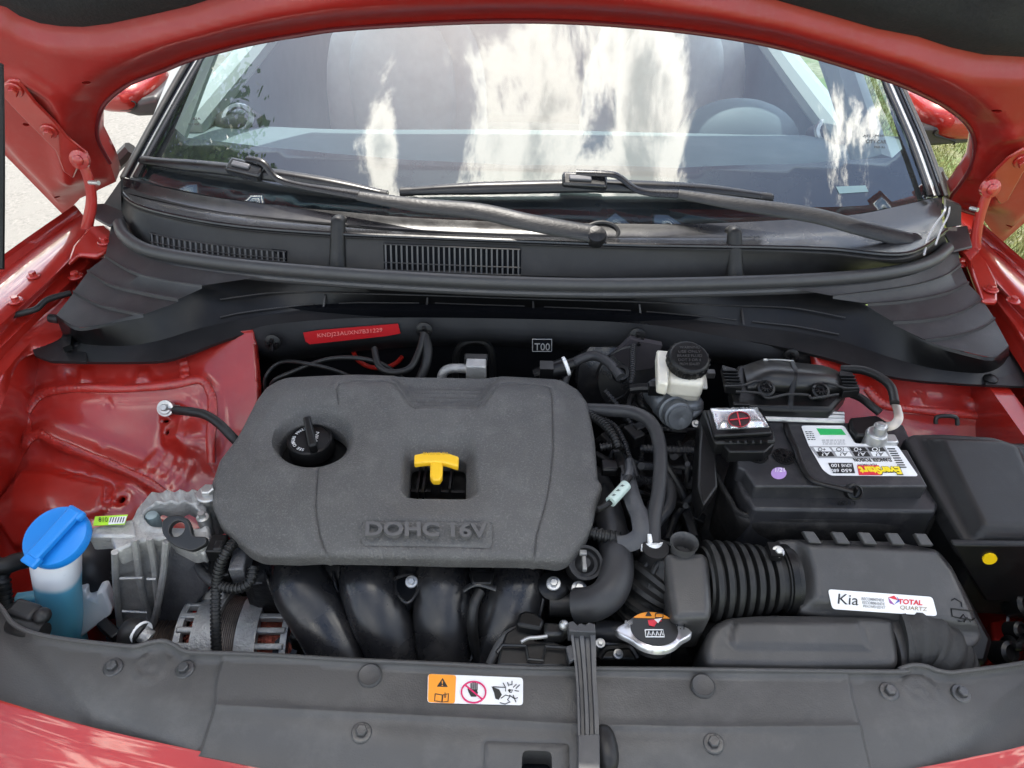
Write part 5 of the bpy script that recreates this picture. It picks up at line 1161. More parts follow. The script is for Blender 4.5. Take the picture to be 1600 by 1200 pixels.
# ================================================================== FRONT COVER (radiator shroud) and bumper
FC = FZ(.86, .40, 0)
rear = [(-120, 860), (-30, 920), (0, 948), (20, 974), (51, 989), (101, 999), (169, 1007), (200, 1010), (213, 1010), (236, 1004), (256, 1002), (272, 1008), (287, 1017), (310, 1020), (405, 1023), (540, 1031), (700, 1038), (834, 1044), (1060, 1046), (1391, 1050), (1405, 1046), (1424, 1040), (1445, 1041), (1465, 1048), (1482, 1051), (1499, 1050), (1600, 1036), (1720, 1010)]
front = [(1760, 1120), (1600, 1168), (1532, 1183), (1431, 1203), (1250, 1228), (1000, 1240), (800, 1240), (600, 1228), (452, 1204), (304, 1175), (135, 1137), (0, 1097), (-130, 1055)]
fo = FC.L(rear, .009)+FC.L(front); ru = FC.L(rear, .009)
edgeL = FC.L([(354, 1030), (338, 1070), (337, 1107), (314, 1160)]); edgeR = FC.L([(1316, 1046), (1330, 1090), (1343, 1137), (1366, 1194)])
mid_u = FC.L([(354, 1010), (1316, 1010), (1330, 1090), (1343, 1137), (1372, 1215), (1372, 1260), (280, 1260), (314, 1160), (337, 1107), (338, 1070)])
ridge = FC.L([(337, 1106), (540, 1117), (900, 1136), (1100, 1141), (1343, 1139)])
vL = FC.L([(40, 985), (95, 1040), (150, 1100), (185, 1118), (260, 1140)]); vR = FC.L([(1640, 1040), (1560, 1085), (1510, 1140), (1470, 1165), (1400, 1185)])
wl_u = FC.L([(-140, 850), (40, 985), (95, 1040), (150, 1100), (260, 1140), (340, 1200), (-140, 1200)]); wr_u = FC.L([(1760, 980), (1640, 1040), (1560, 1085), (1510, 1140), (1470, 1165), (1380, 1215), (1760, 1215)])
recess = rnd(FC.L([(757, 1160), (889, 1163), (892, 1260), (752, 1260)]), .004, 3)
holeR_ = rnd(FC.L([(816, 1174), (862, 1175), (864, 1236), (814, 1236)]), .006, 3)
circ = [FC.uv(236, 1040), FC.uv(1438, 1079)]
fr_u = FC.L(front)
def fh(u, v, d):
    dr = dseg(u, v, ru)
    h = .007*(1-ss(0, .005, dr))                                    # upturned rear lip
    h = h+.004*ss(-.0015, .0015, sdf(u, v, mid_u))
    h = h+.0030*gau(dseg(u, v, ridge), .0035)-.0035*ss(0, .002, -0*u)
    h = h-.010*ss(-.001, .022, sdf(u, v, wl_u))-.010*ss(-.001, .022, sdf(u, v, wr_u))
    h = h-.0016*gau(dseg(u, v, recess, True), .0015)
    for c in circ:
        r = np.hypot(u-c[0], v-c[1]); h = h+.0028*gau(r-.016, .0022)+.002*gau(r, .006)
    h = h-.010*(1-ss(0, .05, dseg(u, v, fr_u)))
    return h+.0012*np.sin(u*21)*np.sin(v*40)
of = (-.004, -.0015, 0, .0015, .004)
FCOV = mk('shroud_plastic', (.050, .0485, .047), .44, 0, bump=(520, .4, .0009), var=.25, vscale=5, dust=.5, dcol=(.13, .126, .12), dsc=9)
shr = relief('radiator_shroud', FC, fo, FCOV, car, step=.0055, h=fh, R=0, depth=.035, holes=[holeR_], hdepth=.03, lines=[(edgeL, of), (edgeR, of), (ridge, of), (ru, (-.0025, -.005)), (recess+recess[:1], (-.0015, 0, .0015))], smooth=60)
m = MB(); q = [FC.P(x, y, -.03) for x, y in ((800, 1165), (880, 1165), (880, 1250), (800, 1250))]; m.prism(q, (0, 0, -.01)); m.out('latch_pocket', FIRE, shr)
m = MB(); m.tube([FC.P(x, y, .0085) for x, y in rear], .0028, 8, n=5); m.out('rear_lip', FCOV, shr)
for (x, y) in ((177, 1043), (289, 1046), (565, 1145), (1115, 1162), (1389, 1081), (1501, 1084)):
    m = MB(); p = FC.P(x, y, float(fh(*(np.array([q_]) for q_ in FC.uv(x, y)), 0)[0])); a_ = random.uniform(0, 1); m.bolt(p, (math.cos(a_*6)*.12, -.05, 1), .0072); m.out('bolt', mk('bolt_black', (.07, .07, .072), .35, .5, bump=(120, .5, .002), dust=.5, dcol=(.25, .23, .2)) if 'bolt_black' not in bpy.data.materials else bpy.data.materials['bolt_black'], shr)
for (x, y) in ((578, 1056), (1098, 1072)):
    m = MB(); p = FC.P(x, y, .005); m.lathe(p, (0, -.1, 1), [(.0135, -.004), (.0135, .001), (.0115, .0035), (.010, .003), (.001, .0032)], 24); m.out('push_clip', PLG, shr)
# safety label
LF = Fr(FC.O, FC.U, FC.V); LH = .0052
decal('warning_label', LF, [(669, 1057), (817, 1063), (817, 1106), (668, 1102)], WHT, shr, h=LH, t=.0004, r=.004)
decal('warning_panel', LF, [(670, 1057.5), (713, 1059.5), (711, 1103.5), (669, 1101.5)], ORG, shr, h=LH+.0006, r=.003)
decal('warning_triangle', LF, [(692, 1064), (700, 1078), (683, 1077.5)], BLKP, shr, h=LH+.0009); tpx('printed_mark', '!', LF, 690.6, 1076.5, 692.6, 8, ORG, shr, hh=LH+.0013)
for q in ([(680, 1084), (691, 1086), (690, 1097), (679, 1095)], [(692, 1086), (701, 1084), (700, 1096), (691, 1097)]):
    P = [LF.P(x, y, LH+.001) for x, y in q]; m = MB(); m.tube(P+[P[0]], .0006, 5, smooth=False); m.out('book_outline', BLKP, shr)
tpx('printed_mark', 'i', LF, 694.5, 1095, 697, 8, BLKP, shr, hh=LH+.001)
P = [LF.P(x, y, LH+.0012) for x, y in ell(740, 1081.5, 19, 16.5, 30)]; m = MB(); m.tube(P+[P[0], P[1]], .0009, 6, n=2); m.tube([LF.P(726.5, 1070, LH+.0012), LF.P(754, 1093, LH+.0012)], .0009, 6); m.out('prohibition_ring', mk('magenta_print', (.65, .01, .12), .4), shr)
decal('hand_print', LF, [(735, 1082), (745, 1082), (747, 1087), (744, 1093), (736, 1093), (732, 1085), (730, 1078), (732, 1078), (735, 1083)], BLKP, shr, h=LH+.0008)
for (x, y0) in ((735.3, 1072), (738.3, 1069.5), (741.4, 1069.5), (744.4, 1072)): decal('finger_print', LF, [(x, y0), (x+2, y0), (x+2, 1083), (x, 1083)], BLKP, shr, h=LH+.0008)
decal('hand_print', LF, [(768, 1077), (780, 1082), (784, 1090), (779, 1098), (774, 1096), (772, 1087)], BLKP, shr, h=LH+.0008)
for q in ([(783, 1091), (790, 1086), (797, 1088), (793, 1093), (797, 1097), (789, 1100), (781, 1098)], [(770, 1073), (790, 1074), (790, 1080)], [(797, 1078), (801, 1078), (799, 1082), (795, 1081)], [(793, 1066), (795, 1072)], [(807, 1069), (802, 1074)], [(811, 1080), (804, 1079)], [(806, 1097), (802, 1086)], [(786, 1067), (790, 1074)], [(800, 1064), (800, 1070), (796, 1070)], [(812, 1070), (806, 1076)], [(796, 1086), (804, 1092), (809, 1090)]):
    m = MB(); m.tube([LF.P(x, y, LH+.0010) for x, y in q], .0005, 5, smooth=False); m.out('printed_mark', BLKP, shr)
m = MB(); m.prism([LF.P(x, y, LH+.0010) for x, y in ell(796, 1078.5, 2.2, 2, 10)], (0, 0, -.0004)); m.out('printed_mark', BLKP, shr, 0)
# bumper skin at the front
BR = [ZL([(x, y-3) for x, y in front[::-1]], .853), ZL([(x, y+6) for x, y in front[::-1]], .851), ZL([(x, y+60) for x, y in front[::-1]], .835), ZL([(x, y+190) for x, y in front[::-1]], .78), ZL([(x, y+330) for x, y in front[::-1]], .60)]
loft('bumper_skin', BR, RED, car, n=5, along=90, smooth=180)
loft('wing_corner', [ZL([(-330, 640), (-260, 800), (-200, 960), (-130, 1060)], .80), ZL([(-140, 640), (-120, 780), (-90, 900), (-60, 990)], .90), ZL([(-40, 620), (-50, 740), (-60, 860), (-60, 960)], .90)], RED, car, n=4, along=30)
# upright U-section stay with knob in the middle
st = thing('prop_rod_bracket', 'grey channelled plastic stay crossing the front cover with a round knob', 'bracket', Z(910, 1150, .87))
A_ = [(889, 974, .905), (893, 1000, .897), (900, 1060, .890), (903, 1140, .886), (903, 1260, .880)]; B_ = [(929, 977, .905), (931, 1005, .897), (932, 1060, .890), (936, 1140, .886), (936, 1260, .880)]
rows = []
for t, dz in ((0, -.014), (0, 0), (.10, 0), (.16, -.005), (.30, -.005), (.36, -.001), (.52, -.001), (.58, -.005), (.74, -.005), (.80, 0), (1, 0), (1, -.014)):
    rows.append([Z(a[0]+(b[0]-a[0])*t, a[1]+(b[1]-a[1])*t, a[2]+dz) for a, b in zip(A_, B_)])
STAY = mk('stay_plastic', (.045, .046, .05), .42, 0, bump=(200, .2, .0008), dust=.25, dcol=(.15, .15, .15))
loft('channel', rows, STAY, st, n=1, along=30, smooth=40)
m = MB(); m.prism([Z(x, y, .906) for x, y in ((888, 972), (896, 970), (902, 977), (908, 973), (914, 977), (920, 972), (930, 975), (931, 988), (889, 986))], (0, 0, -.02)); m.out('channel_head', STAY, st, bevel=.001)
m = MB()
m.prism(ZL([(903, 1148), (937, 1146), (938, 1260), (903, 1260)], .8885), (0, 0, -.006)); m.out('channel_foot', STAY, st, bevel=.001)
m = MB(); m.sphere(Z(946, 1170, .868), 1, (.0125, .024, .014), 20, 12, ax=((1, .1, 0), (-.1, 1, 0), (0, 0, 1)), e=.8); m.out('knob', PLB, st, 180)
m = MB(); m.prism(ZL([(884, 1010), (896, 1006), (898, 1030), (890, 1034)], .893), (0, 0, -.006)); m.out('side_lug', STAY, st, bevel=.001)

# latch mechanism behind the cover
lt = thing('bonnet_latch', 'black bonnet latch mechanism just behind the front cover', 'latch', Z(840, 1010, .80))
m = MB(); m.prism([Z(x, y, .868) for x, y in ((782, 1010), (790, 988), (812, 974), (830, 982), (838, 1000), (862, 1000), (884, 1008), (892, 1042), (776, 1040))], (0, 0, -.05)); m.out('latch_plate', BLKSTEEL, lt, bevel=.003)
m = MB(); m.tube([Z(x, y, .874) for x, y in ((776, 1020), (785, 1008), (822, 1009), (826, 1030), (848, 1032), (852, 1010), (886, 1012))], .002, 6, smooth=False); m.out('latch_rib', BLKSTEEL, lt)
m = MB(); m.prism([Z(x, y, .882) for x, y in ((810, 958), (820, 952), (838, 956), (852, 968), (846, 984), (826, 980), (806, 976))], (0, 0, -.02)); m.out('latch_lever', PLD, lt, bevel=.004)
m = MB(); m.prism([Z(x, y, .882) for x, y in ((850, 970), (884, 974), (890, 982), (880, 992), (850, 992))], (0, 0, -.02)); m.out('latch_spring_box', BLKSTEEL, lt, bevel=.004)
m = MB(); m.tube([Z(x, y, .879) for x, y in ((814, 1003), (826, 997), (840, 996), (855, 994))], .0022, 8); m.out('latch_pawl', STEEL, lt)
m = MB(); m.sphere(Z(881, 977, .890), .006, (1, 1, 1), 10, 6); m.out('latch_rivet', STEEL, lt)
m = MB(); m.tube([Z(x, y, z) for x, y, z in ((765, 1038, .84), (778, 1010, .85), (795, 990, .86), (820, 982, .865))], .005, 8, flat=.4); m.out('latch_arm', PLG, lt)

# radiator cap
rc = thing('pressure_cap_assembly', 'silver radiator cap with orange and black warning print', 'cap', Z(1021, 985, .87))
RCF = FZ(.885, .5, -.30); c = RCF.P(1022, 983, 0); cu_ = RCF.uv(1022, 983)
oc_ = []
for k in range(48):
    a = 2*math.pi*k/48; r = .0305+.0125*math.exp(-((math.sin(a))/.30)**2); oc_.append((cu_[0]+r*math.cos(a)*1.0, cu_[1]+r*math.sin(a)*1.0))
relief('cap_plate', RCF, oc_, mk('plated_cap', (.72, .72, .73), .3, .9, bump=(150, .3, .001)), rc, step=.003, R=.002, h=lambda u, v, d: -.002*(1-ss(.0, .003, .029-np.hypot(u-cu_[0], v-cu_[1]))), depth=.005, smooth=50)
m = MB(); m.lathe(c-RCF.N*.004, -RCF.N, [(.029, 0), (.029, .005), (.022, .006), (.020, .02)], 32); m.out('cap_skirt', GRIME, rc)
m = MB(); pts = [RCF.w(cu_[0]+.0265*math.cos(a), cu_[1]+.0265*math.sin(a), .0012) for a in [2*math.pi*k/40 for k in range(40)]]; m.prism(pts, -RCF.N*.001); m.out('cap_print', BLKP, rc, 0)
aa = [R_(38+k*104/14) for k in range(15)]; m = MB(); pts = [RCF.w(cu_[0]+.0266*math.cos(a), cu_[1]+.0266*math.sin(a), .0018) for a in aa]; m.prism(pts, -RCF.N*.0005); m.out('cap_print', ORG, rc, 0)
decal('warning_triangle', RCF, [(1013, 956), (1018, 965), (1008, 965)], BLKP, rc, h=.0022)
for q in ([(1024, 959), (1029, 958), (1036, 959), (1036, 965), (1024, 965), (1024, 959)],):
    m = MB(); m.tube([RCF.P(x, y, .0024) for x, y in q], .0006, 5, smooth=False); m.out('book_outline', BLKP, rc)
decal('printed_mark', RCF, [(1012, 971), (1030, 969), (1034, 972), (1026, 975), (1022, 981), (1014, 979)], REDP, rc, h=.0016); decal('printed_mark', RCF, [(1022, 970), (1034, 968), (1028, 976)], WHT, rc, h=.002)
P = [RCF.P(x, y, .0019) for x, y in ((1008, 984), (1036, 984), (1038, 995), (1009, 995))]; m = MB(); m.tube(P+[P[0]], .0007, 5, smooth=False); m.out('printed_border', WHT, rc)
for k in range(4):
    m = MB(); x = 1012+k*6.5; m.tube([RCF.P(x, 993, .0019), RCF.P(x+2, 986, .0019), RCF.P(x+4, 992, .0019)], .0007, 5, smooth=False); m.out('printed_mark', WHT, rc)
tpx('printed_lettering', '1.1', RCF, 1057, 984, 1069, 8, BLKP, rc, hh=.0012, dy=1); tpx('printed_lettering', '883', RCF, 976, 977, 988, 6, GRYP, rc, hh=.0012)
m = MB(); m.tube([Z(1022, 1000, .855), Z(1022, 1030, .80)], .020, 20); m.out('filler_neck', GRIME, rc)

# ================================================================== HOSES AND LOOMS
def hose(name, label, pts, r, mat=RUB, cat_='hose', corr=None, seg=16, extra=None, n=10):
    P = [Z(*p) for p in pts]; t = thing(name, label, cat_, P[len(P)//2]); m = MB(); m.tube(P, r, seg, n=n if not corr else 22, corr=corr); m.out('tube', mat, t, 60 if not corr else 50)
    return t
HOSE = mk('grey_rubber_hose', (.024, .024, .026), .45, 0, spec=.45, bump=(90, .3, .001), dust=.15, dcol=(.1, .1, .1))
hose('radiator_hose', 'thick grey radiator hose curving down beside the engine cover', [(925, 740, .80), (945, 785, .85), (957, 835, .875), (964, 885, .888), (955, 922, .888), (930, 942, .88), (900, 946, .87)], .0205, HOSE, seg=24)
hose('heater_hose', 'long slim black hose arching from the engine cover to a white clamp', [(915, 640, .915), (950, 641, .925), (990, 645, .935), (1018, 662, .94), (1031, 700, .935), (1030, 760, .925), (1022, 810, .915), (1021, 850, .905)], .0092, HOSE, seg=18)
hose('heater_hose', 'short black hose looping behind the long slim hose', [(1038, 745, .88), (1048, 765, .88), (1046, 790, .88), (1030, 812, .875), (1015, 830, .87)], .0075, HOSE)
hose('coolant_pipe', 'dark pipe running beneath the radiator cap', [(930, 985, .825), (970, 988, .825), (1010, 992, .82), (1040, 995, .81)], .013, HOSE, seg=20)
hose('throttle_duct', 'dark rubber elbow at the foot of the bellows', [(1000, 1010, .76), (1040, 1010, .78), (1080, 1000, .80)], .03, RUB, seg=20)
cl_ = thing('hose_clamp', 'white plastic clamp gripping the lower end of the slim hose', 'clamp', Z(1022, 852, .90))
m = MB(); m.tube([Z(1021, 846, .908), Z(1021, 853, .903)], .0115, 18); m.out('clamp_band', WHT, cl_)
m = MB(); m.box(Z(1010, 856, .905), (.013, .006, .008)); m.box(Z(1015, 843, .912), (.005, .012, .008)); m.out('clamp_ear', WHT, cl_, bevel=.001)
m = MB(); m.lathe(Z(1022, 868, .895), (0, 0, 1), [(.02, -.02), (.013, .0), (.013, .010), (.016, .011), (.016, .015), (.010, .015)], 24); m.out('clamp_spigot', PLB, cl_)
hose('wiring_loom', 'ribbed black loom sloping out behind the cover corner', [(922, 648, .92), (942, 662, .922), (958, 680, .92), (966, 700, .912)], .0062, RUB, 'wiring loom', corr=(.0042, .0014))
hose('wiring_loom', 'short ribbed black loom with a pale tip beside the cover', [(938, 699, .905), (955, 696, .908), (972, 697, .905)], .0055, RUB, 'wiring loom', corr=(.0042, .0014))
hose('wiring_loom', 'ribbed black loom feeding the flat cable guide by the radiator hose', [(914, 830, .90), (940, 836, .902), (968, 841, .90)], .0085, RUB, 'wiring loom', corr=(.0055, .0018))
hose('wiring_loom', 'ribbed black loom hanging in front of the alternator', [(368, 845, .90), (352, 865, .90), (342, 890, .885), (338, 920, .865), (337, 970, .84), (339, 1040, .80)], .0066, RUB, 'wiring loom', corr=(.0045, .0014))
hose('wiring_loom', 'ribbed black loom looping right from the hanging loom', [(338, 912, .868), (352, 918, .868), (375, 919, .868), (391, 908, .872), (396, 885, .88)], .0066, RUB, 'wiring loom', corr=(.0045, .0014))
hose('wiring_loom', 'dark smooth loom branch left of the hanging loom', [(310, 885, .86), (320, 900, .865), (336, 912, .868)], .006, HOSE, 'wiring loom')
hose('wiring_loom', 'ribbed black loom leaning between washer bottle and engine mount', [(182, 870, .80), (174, 895, .79), (165, 920, .775), (158, 940, .76)], .0085, RUB, 'wiring loom', corr=(.006, .0018))
hose('wiring_loom', 'ribbed black loom dropping left of the washer bottle', [(-8, 880, .84), (2, 900, .84), (6, 930, .82), (12, 960, .80)], .010, RUB, 'wiring loom', corr=(.006, .0018))
hose('coolant_hose', 'black hose bending behind the left of the washer bottle', [(-20, 885, .86), (5, 885, .855), (25, 878, .85), (45, 874, .84)], .011, RUB)
hose('wiring_loom', 'black cable running up the left wing under the scuttle end', [(-20, 505, .955), (12, 495, .96), (40, 488, .965), (58, 482, .968), (75, 468, .968), (110, 458, .962)], .0048, RUB, 'wiring loom')
gc = hose('ground_cable', 'black ground cable bolted by a silver ring to the red inner wing', [(274, 641, .905), (295, 643, .915), (320, 648, .92), (342, 662, .92), (364, 684, .91), (395, 715, .88)], .0065, RUB, 'cable')
m = MB(); c = IN.P(259, 638, .018); m.lathe(c, IN.N+Vector((0, -.3, 0)), [(.011, -.012), (.0125, 0), (.0125, .003), (.008, .0035)], 24); m.box(c+Vector((.012, 0, .001)), (.018, .010, .004)); m.out('ring_terminal', STEEL, gc)
m = MB(); m.bolt(c+IN.N*.002, IN.N, .0068); m.out('bolt', STEEL, gc)
hose('negative_cable', 'black cable curving from the scuttle to the battery clamp', [(1315, 577, .955), (1345, 578, .965), (1372, 588, .97), (1392, 605, .972), (1398, 630, .97)], .0062, RUB, 'cable')
hose('negative_cable', 'black cable emerging from beneath the control unit bracket', [(1325, 614, .945), (1345, 622, .95), (1362, 635, .952), (1375, 645, .95)], .0055, RUB, 'cable')
ft = thing('flat_lug', 'bare metal strap lug above the battery clamp', 'cable lug', Z(1390, 650, .96))
m = MB(); m.tube([Z(x, y, z) for x, y, z in ((1400, 633, .968), (1404, 652, .965), (1396, 664, .958), (1378, 668, .95))], .0062, 10, flat=.3); m.out('strap', mk('tinned_copper', (.45, .40, .35), .4, .8), ft)
# flat cable guide
cg = thing('cable_guide', 'grey plastic cable guide bent beside the radiator hose', 'cable guide', Z(985, 800, .9))
m = MB(); m.tube([Z(x, y, z) for x, y, z in ((980, 735, .905), (984, 765, .912), (992, 790, .917), (1001, 810, .917), (1002, 835, .912), (985, 848, .905), (965, 850, .902))], [.008, .011, .012, .012, .013, .012, .010], 10, flat=.35, up=(0, .3, 1)); m.out('guide', STAY, cg)
m = MB(); m.tube([Z(x, y, z) for x, y, z in ((984, 722, .905), (984, 738, .912), (981, 748, .914))], .007, 10); m.out('guide_neck', STAY, cg)
for (a, b) in (((990, 722), (996, 745)), ((972, 728), (975, 742))):
    m = MB(); m.tube([Z(*a, .915), Z(*b, .915)], .0025, 6); m.out('guide_clip', PLB, cg)
tp = thing('taped_wire', 'dark wires joined by a clear taped sleeve near the cover edge', 'wire', Z(965, 768, .92))
m = MB(); m.tube([Z(x, y, .925) for x, y in ((985, 744), (977, 757), (960, 778), (948, 790), (934, 796))], .0035, 8); m.out('wire', PLD, tp); m = MB(); m.tube([Z(x, y, .925) for x, y in ((982, 746), (972, 760), (955, 782), (940, 793))], .0028, 8); m.out('wire', PLD, tp)
m = MB(); m.tube([Z(978, 758, .9265), Z(969, 768, .9265), Z(954, 784, .9265)], .0072, 14); m.out('tape', TAPE, tp)
m = MB()
for t in (.2, .5, .8): m.tube([Z(976-22*t-1, 760+24*t-1, .9265), Z(976-22*t+1, 760+24*t+1, .9265)], .0076, 12, n=2)
m.out('tape_edge', mk('dark_tape', (.06, .08, .08), .4), tp)

# connectors and clutter at the engine's right side
def lump(name, label, cat_, boxes, mat=PLD, extra=()):
    t = thing(name, label, cat_, Z(*boxes[0][:3]))
    for (x, y, z, sx, sy, sz, rz) in boxes:
        m = MB(); c_, s_ = math.cos(R_(rz)), math.sin(R_(rz)); m.box(Z(x, y, z), (sx, sy, sz), ax=((c_, s_, 0), (-s_, c_, 0), (0, 0, 1))); m.out('connector_body', mat, t, bevel=.002)
    return t
lump('electrical_connector', 'square black connector beside the cover edge', 'connector', [(952, 731, .895, .022, .018, .016, 0), (952, 738, .899, .020, .004, .012, 0), (968, 725, .885, .014, .03, .02, 10)])
lump('electrical_connector', 'black connector block near the top of the long hose', 'connector', [(990, 680, .88, .02, .03, .02, 30), (1002, 668, .885, .025, .014, .014, 30)])
lump('electrical_connector', 'black connector under the cover by the lifting hook', 'connector', [(341, 856, .895, .020, .026, .02, 0), (341, 852, .906, .010, .014, .004, 0), (352, 885, .86, .02, .05, .03, 10)])
lump('electrical_connector', 'black plug tucked beside the foot of the washer bottle', 'connector', [(172, 985, .78, .034, .014, .014, -35), (184, 1000, .77, .02, .018, .016, -35)])
lump('sensor_bracket', 'bare metal strip under the cover left edge', 'bracket', [(378, 875, .87, .018, .05, .03, 5), (400, 905, .83, .05, .02, .012, 5)], CASTD)
tm = thing('thermostat_housing', 'light cast metal housing glimpsed below the radiator cap', 'housing', Z(970, 1020, .80))
m = MB(); m.sphere(Z(955, 1005, .80), 1, (.035, .02, .02), 16, 10, e=.7); m.out('housing_body', CAST, tm, 180)
m = MB(); m.tube([Z(x, y, .825) for x, y in ((935, 1030), (945, 1015), (965, 1012), (985, 1012), (998, 1030))], .004, 8); m.out('housing_bracket', BLKSTEEL, tm)
m = MB(); m.box(Z(968, 1025, .815), (.05, .02, .02)); m.out('housing_plate', BLKSTEEL, tm, bevel=.003)
for (x, y) in ((966, 1022), (938, 1005)):
    m = MB(); m.bolt(Z(x, y, .835), (0, -.3, 1), .004); m.out('bolt', STEEL, tm)
# deep dark machinery in the gap between engine and battery
gb = thing('gearbox', 'dark gearbox and brackets deep between engine and battery', 'gearbox', Z(1040, 800, .6))
rs2 = np.random.RandomState(11)
m = MB(); m.sphere(Z(1060, 790, .66), 1, (.12, .14, .08), 20, 12, e=.7); m.out('gearbox_case', GRIME, gb, 180)
for k in range(16):
    x, y = rs2.uniform(950, 1110), rs2.uniform(620, 840); z = rs2.uniform(.74, .84); m = MB()
    a = rs2.uniform(0, 3.14)
    if k % 3 == 0: m.lathe(Z(x, y, z), (rs2.uniform(-.5, .5), rs2.uniform(-1, 0), 1), [(.012, -.02), (.013, 0), (.010, .004), (.006, .005), (.006, .012), (.001, .013)], 16); m.out('round_fitting', GRIME, gb)
    else: m.box(Z(x, y, z), (rs2.uniform(.02, .06), rs2.uniform(.008, .02), rs2.uniform(.01, .03)), ax=((math.cos(a), math.sin(a), .2), (-math.sin(a), math.cos(a), 0), (0, -.2, 1))); m.out('gearbox_bracket', GRIME if k % 2 else PLD, gb, bevel=.002)
cables = [[(945, 610, .90), (970, 640, .88), (1000, 690, .85), (1000, 760, .80)], [(940, 680, .86), (985, 720, .85), (1045, 730, .83), (1100, 735, .83)], [(1000, 700, .86), (1050, 703, .86), (1095, 704, .86)], [(1060, 690, .83), (1080, 760, .80), (1060, 840, .78)], [(940, 760, .86), (955, 800, .87), (990, 850, .86), (1000, 880, .84)], [(1035, 720, .86), (1065, 770, .84), (1085, 830, .80), (1090, 880, .78)], [(930, 650, .88), (960, 665, .88), (975, 690, .88), (985, 720, .88)], [(1100, 760, .86), (1060, 800, .83), (1040, 850, .82)]]
for k in range(14):
    x, y = rs2.uniform(930, 1090), rs2.uniform(640, 800); q = [(x, y, rs2.uniform(.82, .89))]
    a = rs2.uniform(0, 6.28)
    for j in range(3): a += rs2.uniform(-.8, .8); x = min(max(x+math.cos(a)*40, 925), 1100); y = y+math.sin(a)*32; q.append((x, y, rs2.uniform(.78, .88)))
    cables.append(q)
for k, c_ in enumerate(cables):
    m = MB(); m.tube([Z(*p) for p in c_], .004+.0012*(k % 3), 10, n=8 if k % 2 else 16, corr=None if k % 2 else (.005, .0012)); m.out('wire_bundle', RUB if k % 2 else HOSE, gb)

# behind the engine
bb = thing('brake_booster', 'dark round brake booster half hidden under the scuttle', 'brake booster', Y(985, 590, .96))
m = MB(); m.lathe(Y(985, 590, .98), (0, -1, .45), [(.09, -.03), (.09, 0), (.087, .006), (.06, .018), (.055, .024), (.03, .03), (.001, .031)], 44); m.out('booster_shell', GLB2, bb)
m = MB(); m.tube([Y(x, y, .925) for x, y in ((930, 590), (942, 565), (965, 548), (985, 542))], .0022, 6); m.tube([Y(x, y, .925) for x, y in ((952, 628), (975, 618), (985, 605))], .002, 6); m.out('booster_rim', GRIME, bb)
m = MB(); m.prism([Y(x, y, .955) for x, y in ((958, 556), (985, 530), (1035, 540), (1020, 575), (990, 580))], (0, .01, 0)); m.out('booster_bracket', mk('greyish_purple_steel', (.045, .040, .045), .6), bb)
hose('wiring_loom', 'ribbed loom hanging from the clip right of the booster', [(989, 540, .94), (988, 560, .935), (988, 580, .93), (985, 600, .92)], .0048, HOSE, 'wiring loom', corr=(.004, .0012))
hose('vacuum_hose', 'dark vacuum hose arching over to the booster', [(880, 600, .90), (893, 570, .92), (925, 556, .93), (950, 566, .935), (970, 590, .935)], .0075, HOSE)
bv = thing('vacuum_valve', 'small black valve with plug in front of the booster', 'valve', Z(972, 592, .93))
m = MB(); m.lathe(Z(970, 583, .935), (0, -.6, 1), [(.012, -.01), (.012, .004), (.007, .005), (.006, .0), (.001, .0)], 18); m.tube([Z(985, 608, .925), Z(1005, 606, .93), Z(1030, 607, .935)], .007, 10); m.box(Z(1025, 607, .937), (.022, .012, .018)); m.out('valve_body', PLD, bv)
wc = thing('pressure_sensor', 'black pressure sensor with a white collar behind the engine cover', 'sensor', Z(880, 577, .93))
m = MB(); d_ = Vector((1, .25, .3)).normalized(); c = Z(868, 578, .925); m.lathe(c, d_, [(.012, -.02), (.014, 0), (.014, .014)], 20); m.out('sensor_body', PLD, wc)
m = MB(); m.lathe(c+d_*.014, d_, [(.0135, 0), (.015, .001), (.015, .005), (.012, .006)], 24); m.out('sensor_collar', WHT, wc); m = MB(); m.lathe(c+d_*.020, d_, [(.009, 0), (.009, .01), (.005, .011)], 16); m.out('sensor_tip', PLD, wc)
m = MB(); m.tube([c+Vector((-.03, .0, -.01)), c+Vector((-.012, 0, 0))], .009, 10); m.box(c+Vector((-.014, -.006, .004)), (.02, .02, .02)); m.out('sensor_plug', PLD, wc)
ac = thing('air_conditioning_pipe', 'bent silver pipe entering a grey block at the firewall', 'pipe', Z(715, 580, .92))
m = MB(); m.tube([Z(689, 596, .90), Z(693, 582, .915), Z(705, 576, .92), Z(730, 576, .92)], .0072, 16); m.out('pipe', CAST, ac)
m = MB(); m.box(Z(744, 580, .922), (.030, .02, .034)); m.out('block', CAST, ac, bevel=.002); m = MB(); m.box(Z(744, 562, .93), (.036, .014, .014)); m.tube([Z(735, 570, .925), Z(753, 570, .925)], .008, 12); m.out('block_cap', PLD, ac, bevel=.002)
m = MB(); m.tube([Y(x, y, 1.0) for x, y in ((712, 590), (714, 550), (730, 534), (755, 534), (768, 550), (770, 590))], .006, 8); m.out('pipe_gasket', RUB, ac)
gr_ = thing('grommet_ring', 'red rimmed round opening in the firewall behind the engine cover', 'grommet', Y(592, 560, 1.0))
m = MB(); P = [Y(x, y, 1.03) for x, y in ell(592, 545, 40, 30, 28)]; m.tube(P[2:20], .004, 8, n=2); m.out('rim', REDIN, gr_); 
hose('wiring_loom', 'dark loom drooping left behind the engine cover', [(585, 545, .93), (592, 572, .925), (612, 582, .92), (640, 575, .925), (655, 548, .935), (662, 520, .95)], .005, RUB, 'wiring loom')
hose('wiring_loom', 'dark loom rising behind the engine cover beside the pipe', [(655, 595, .90), (665, 570, .92), (668, 545, .935), (663, 525, .945)], .0075, RUB, 'wiring loom')
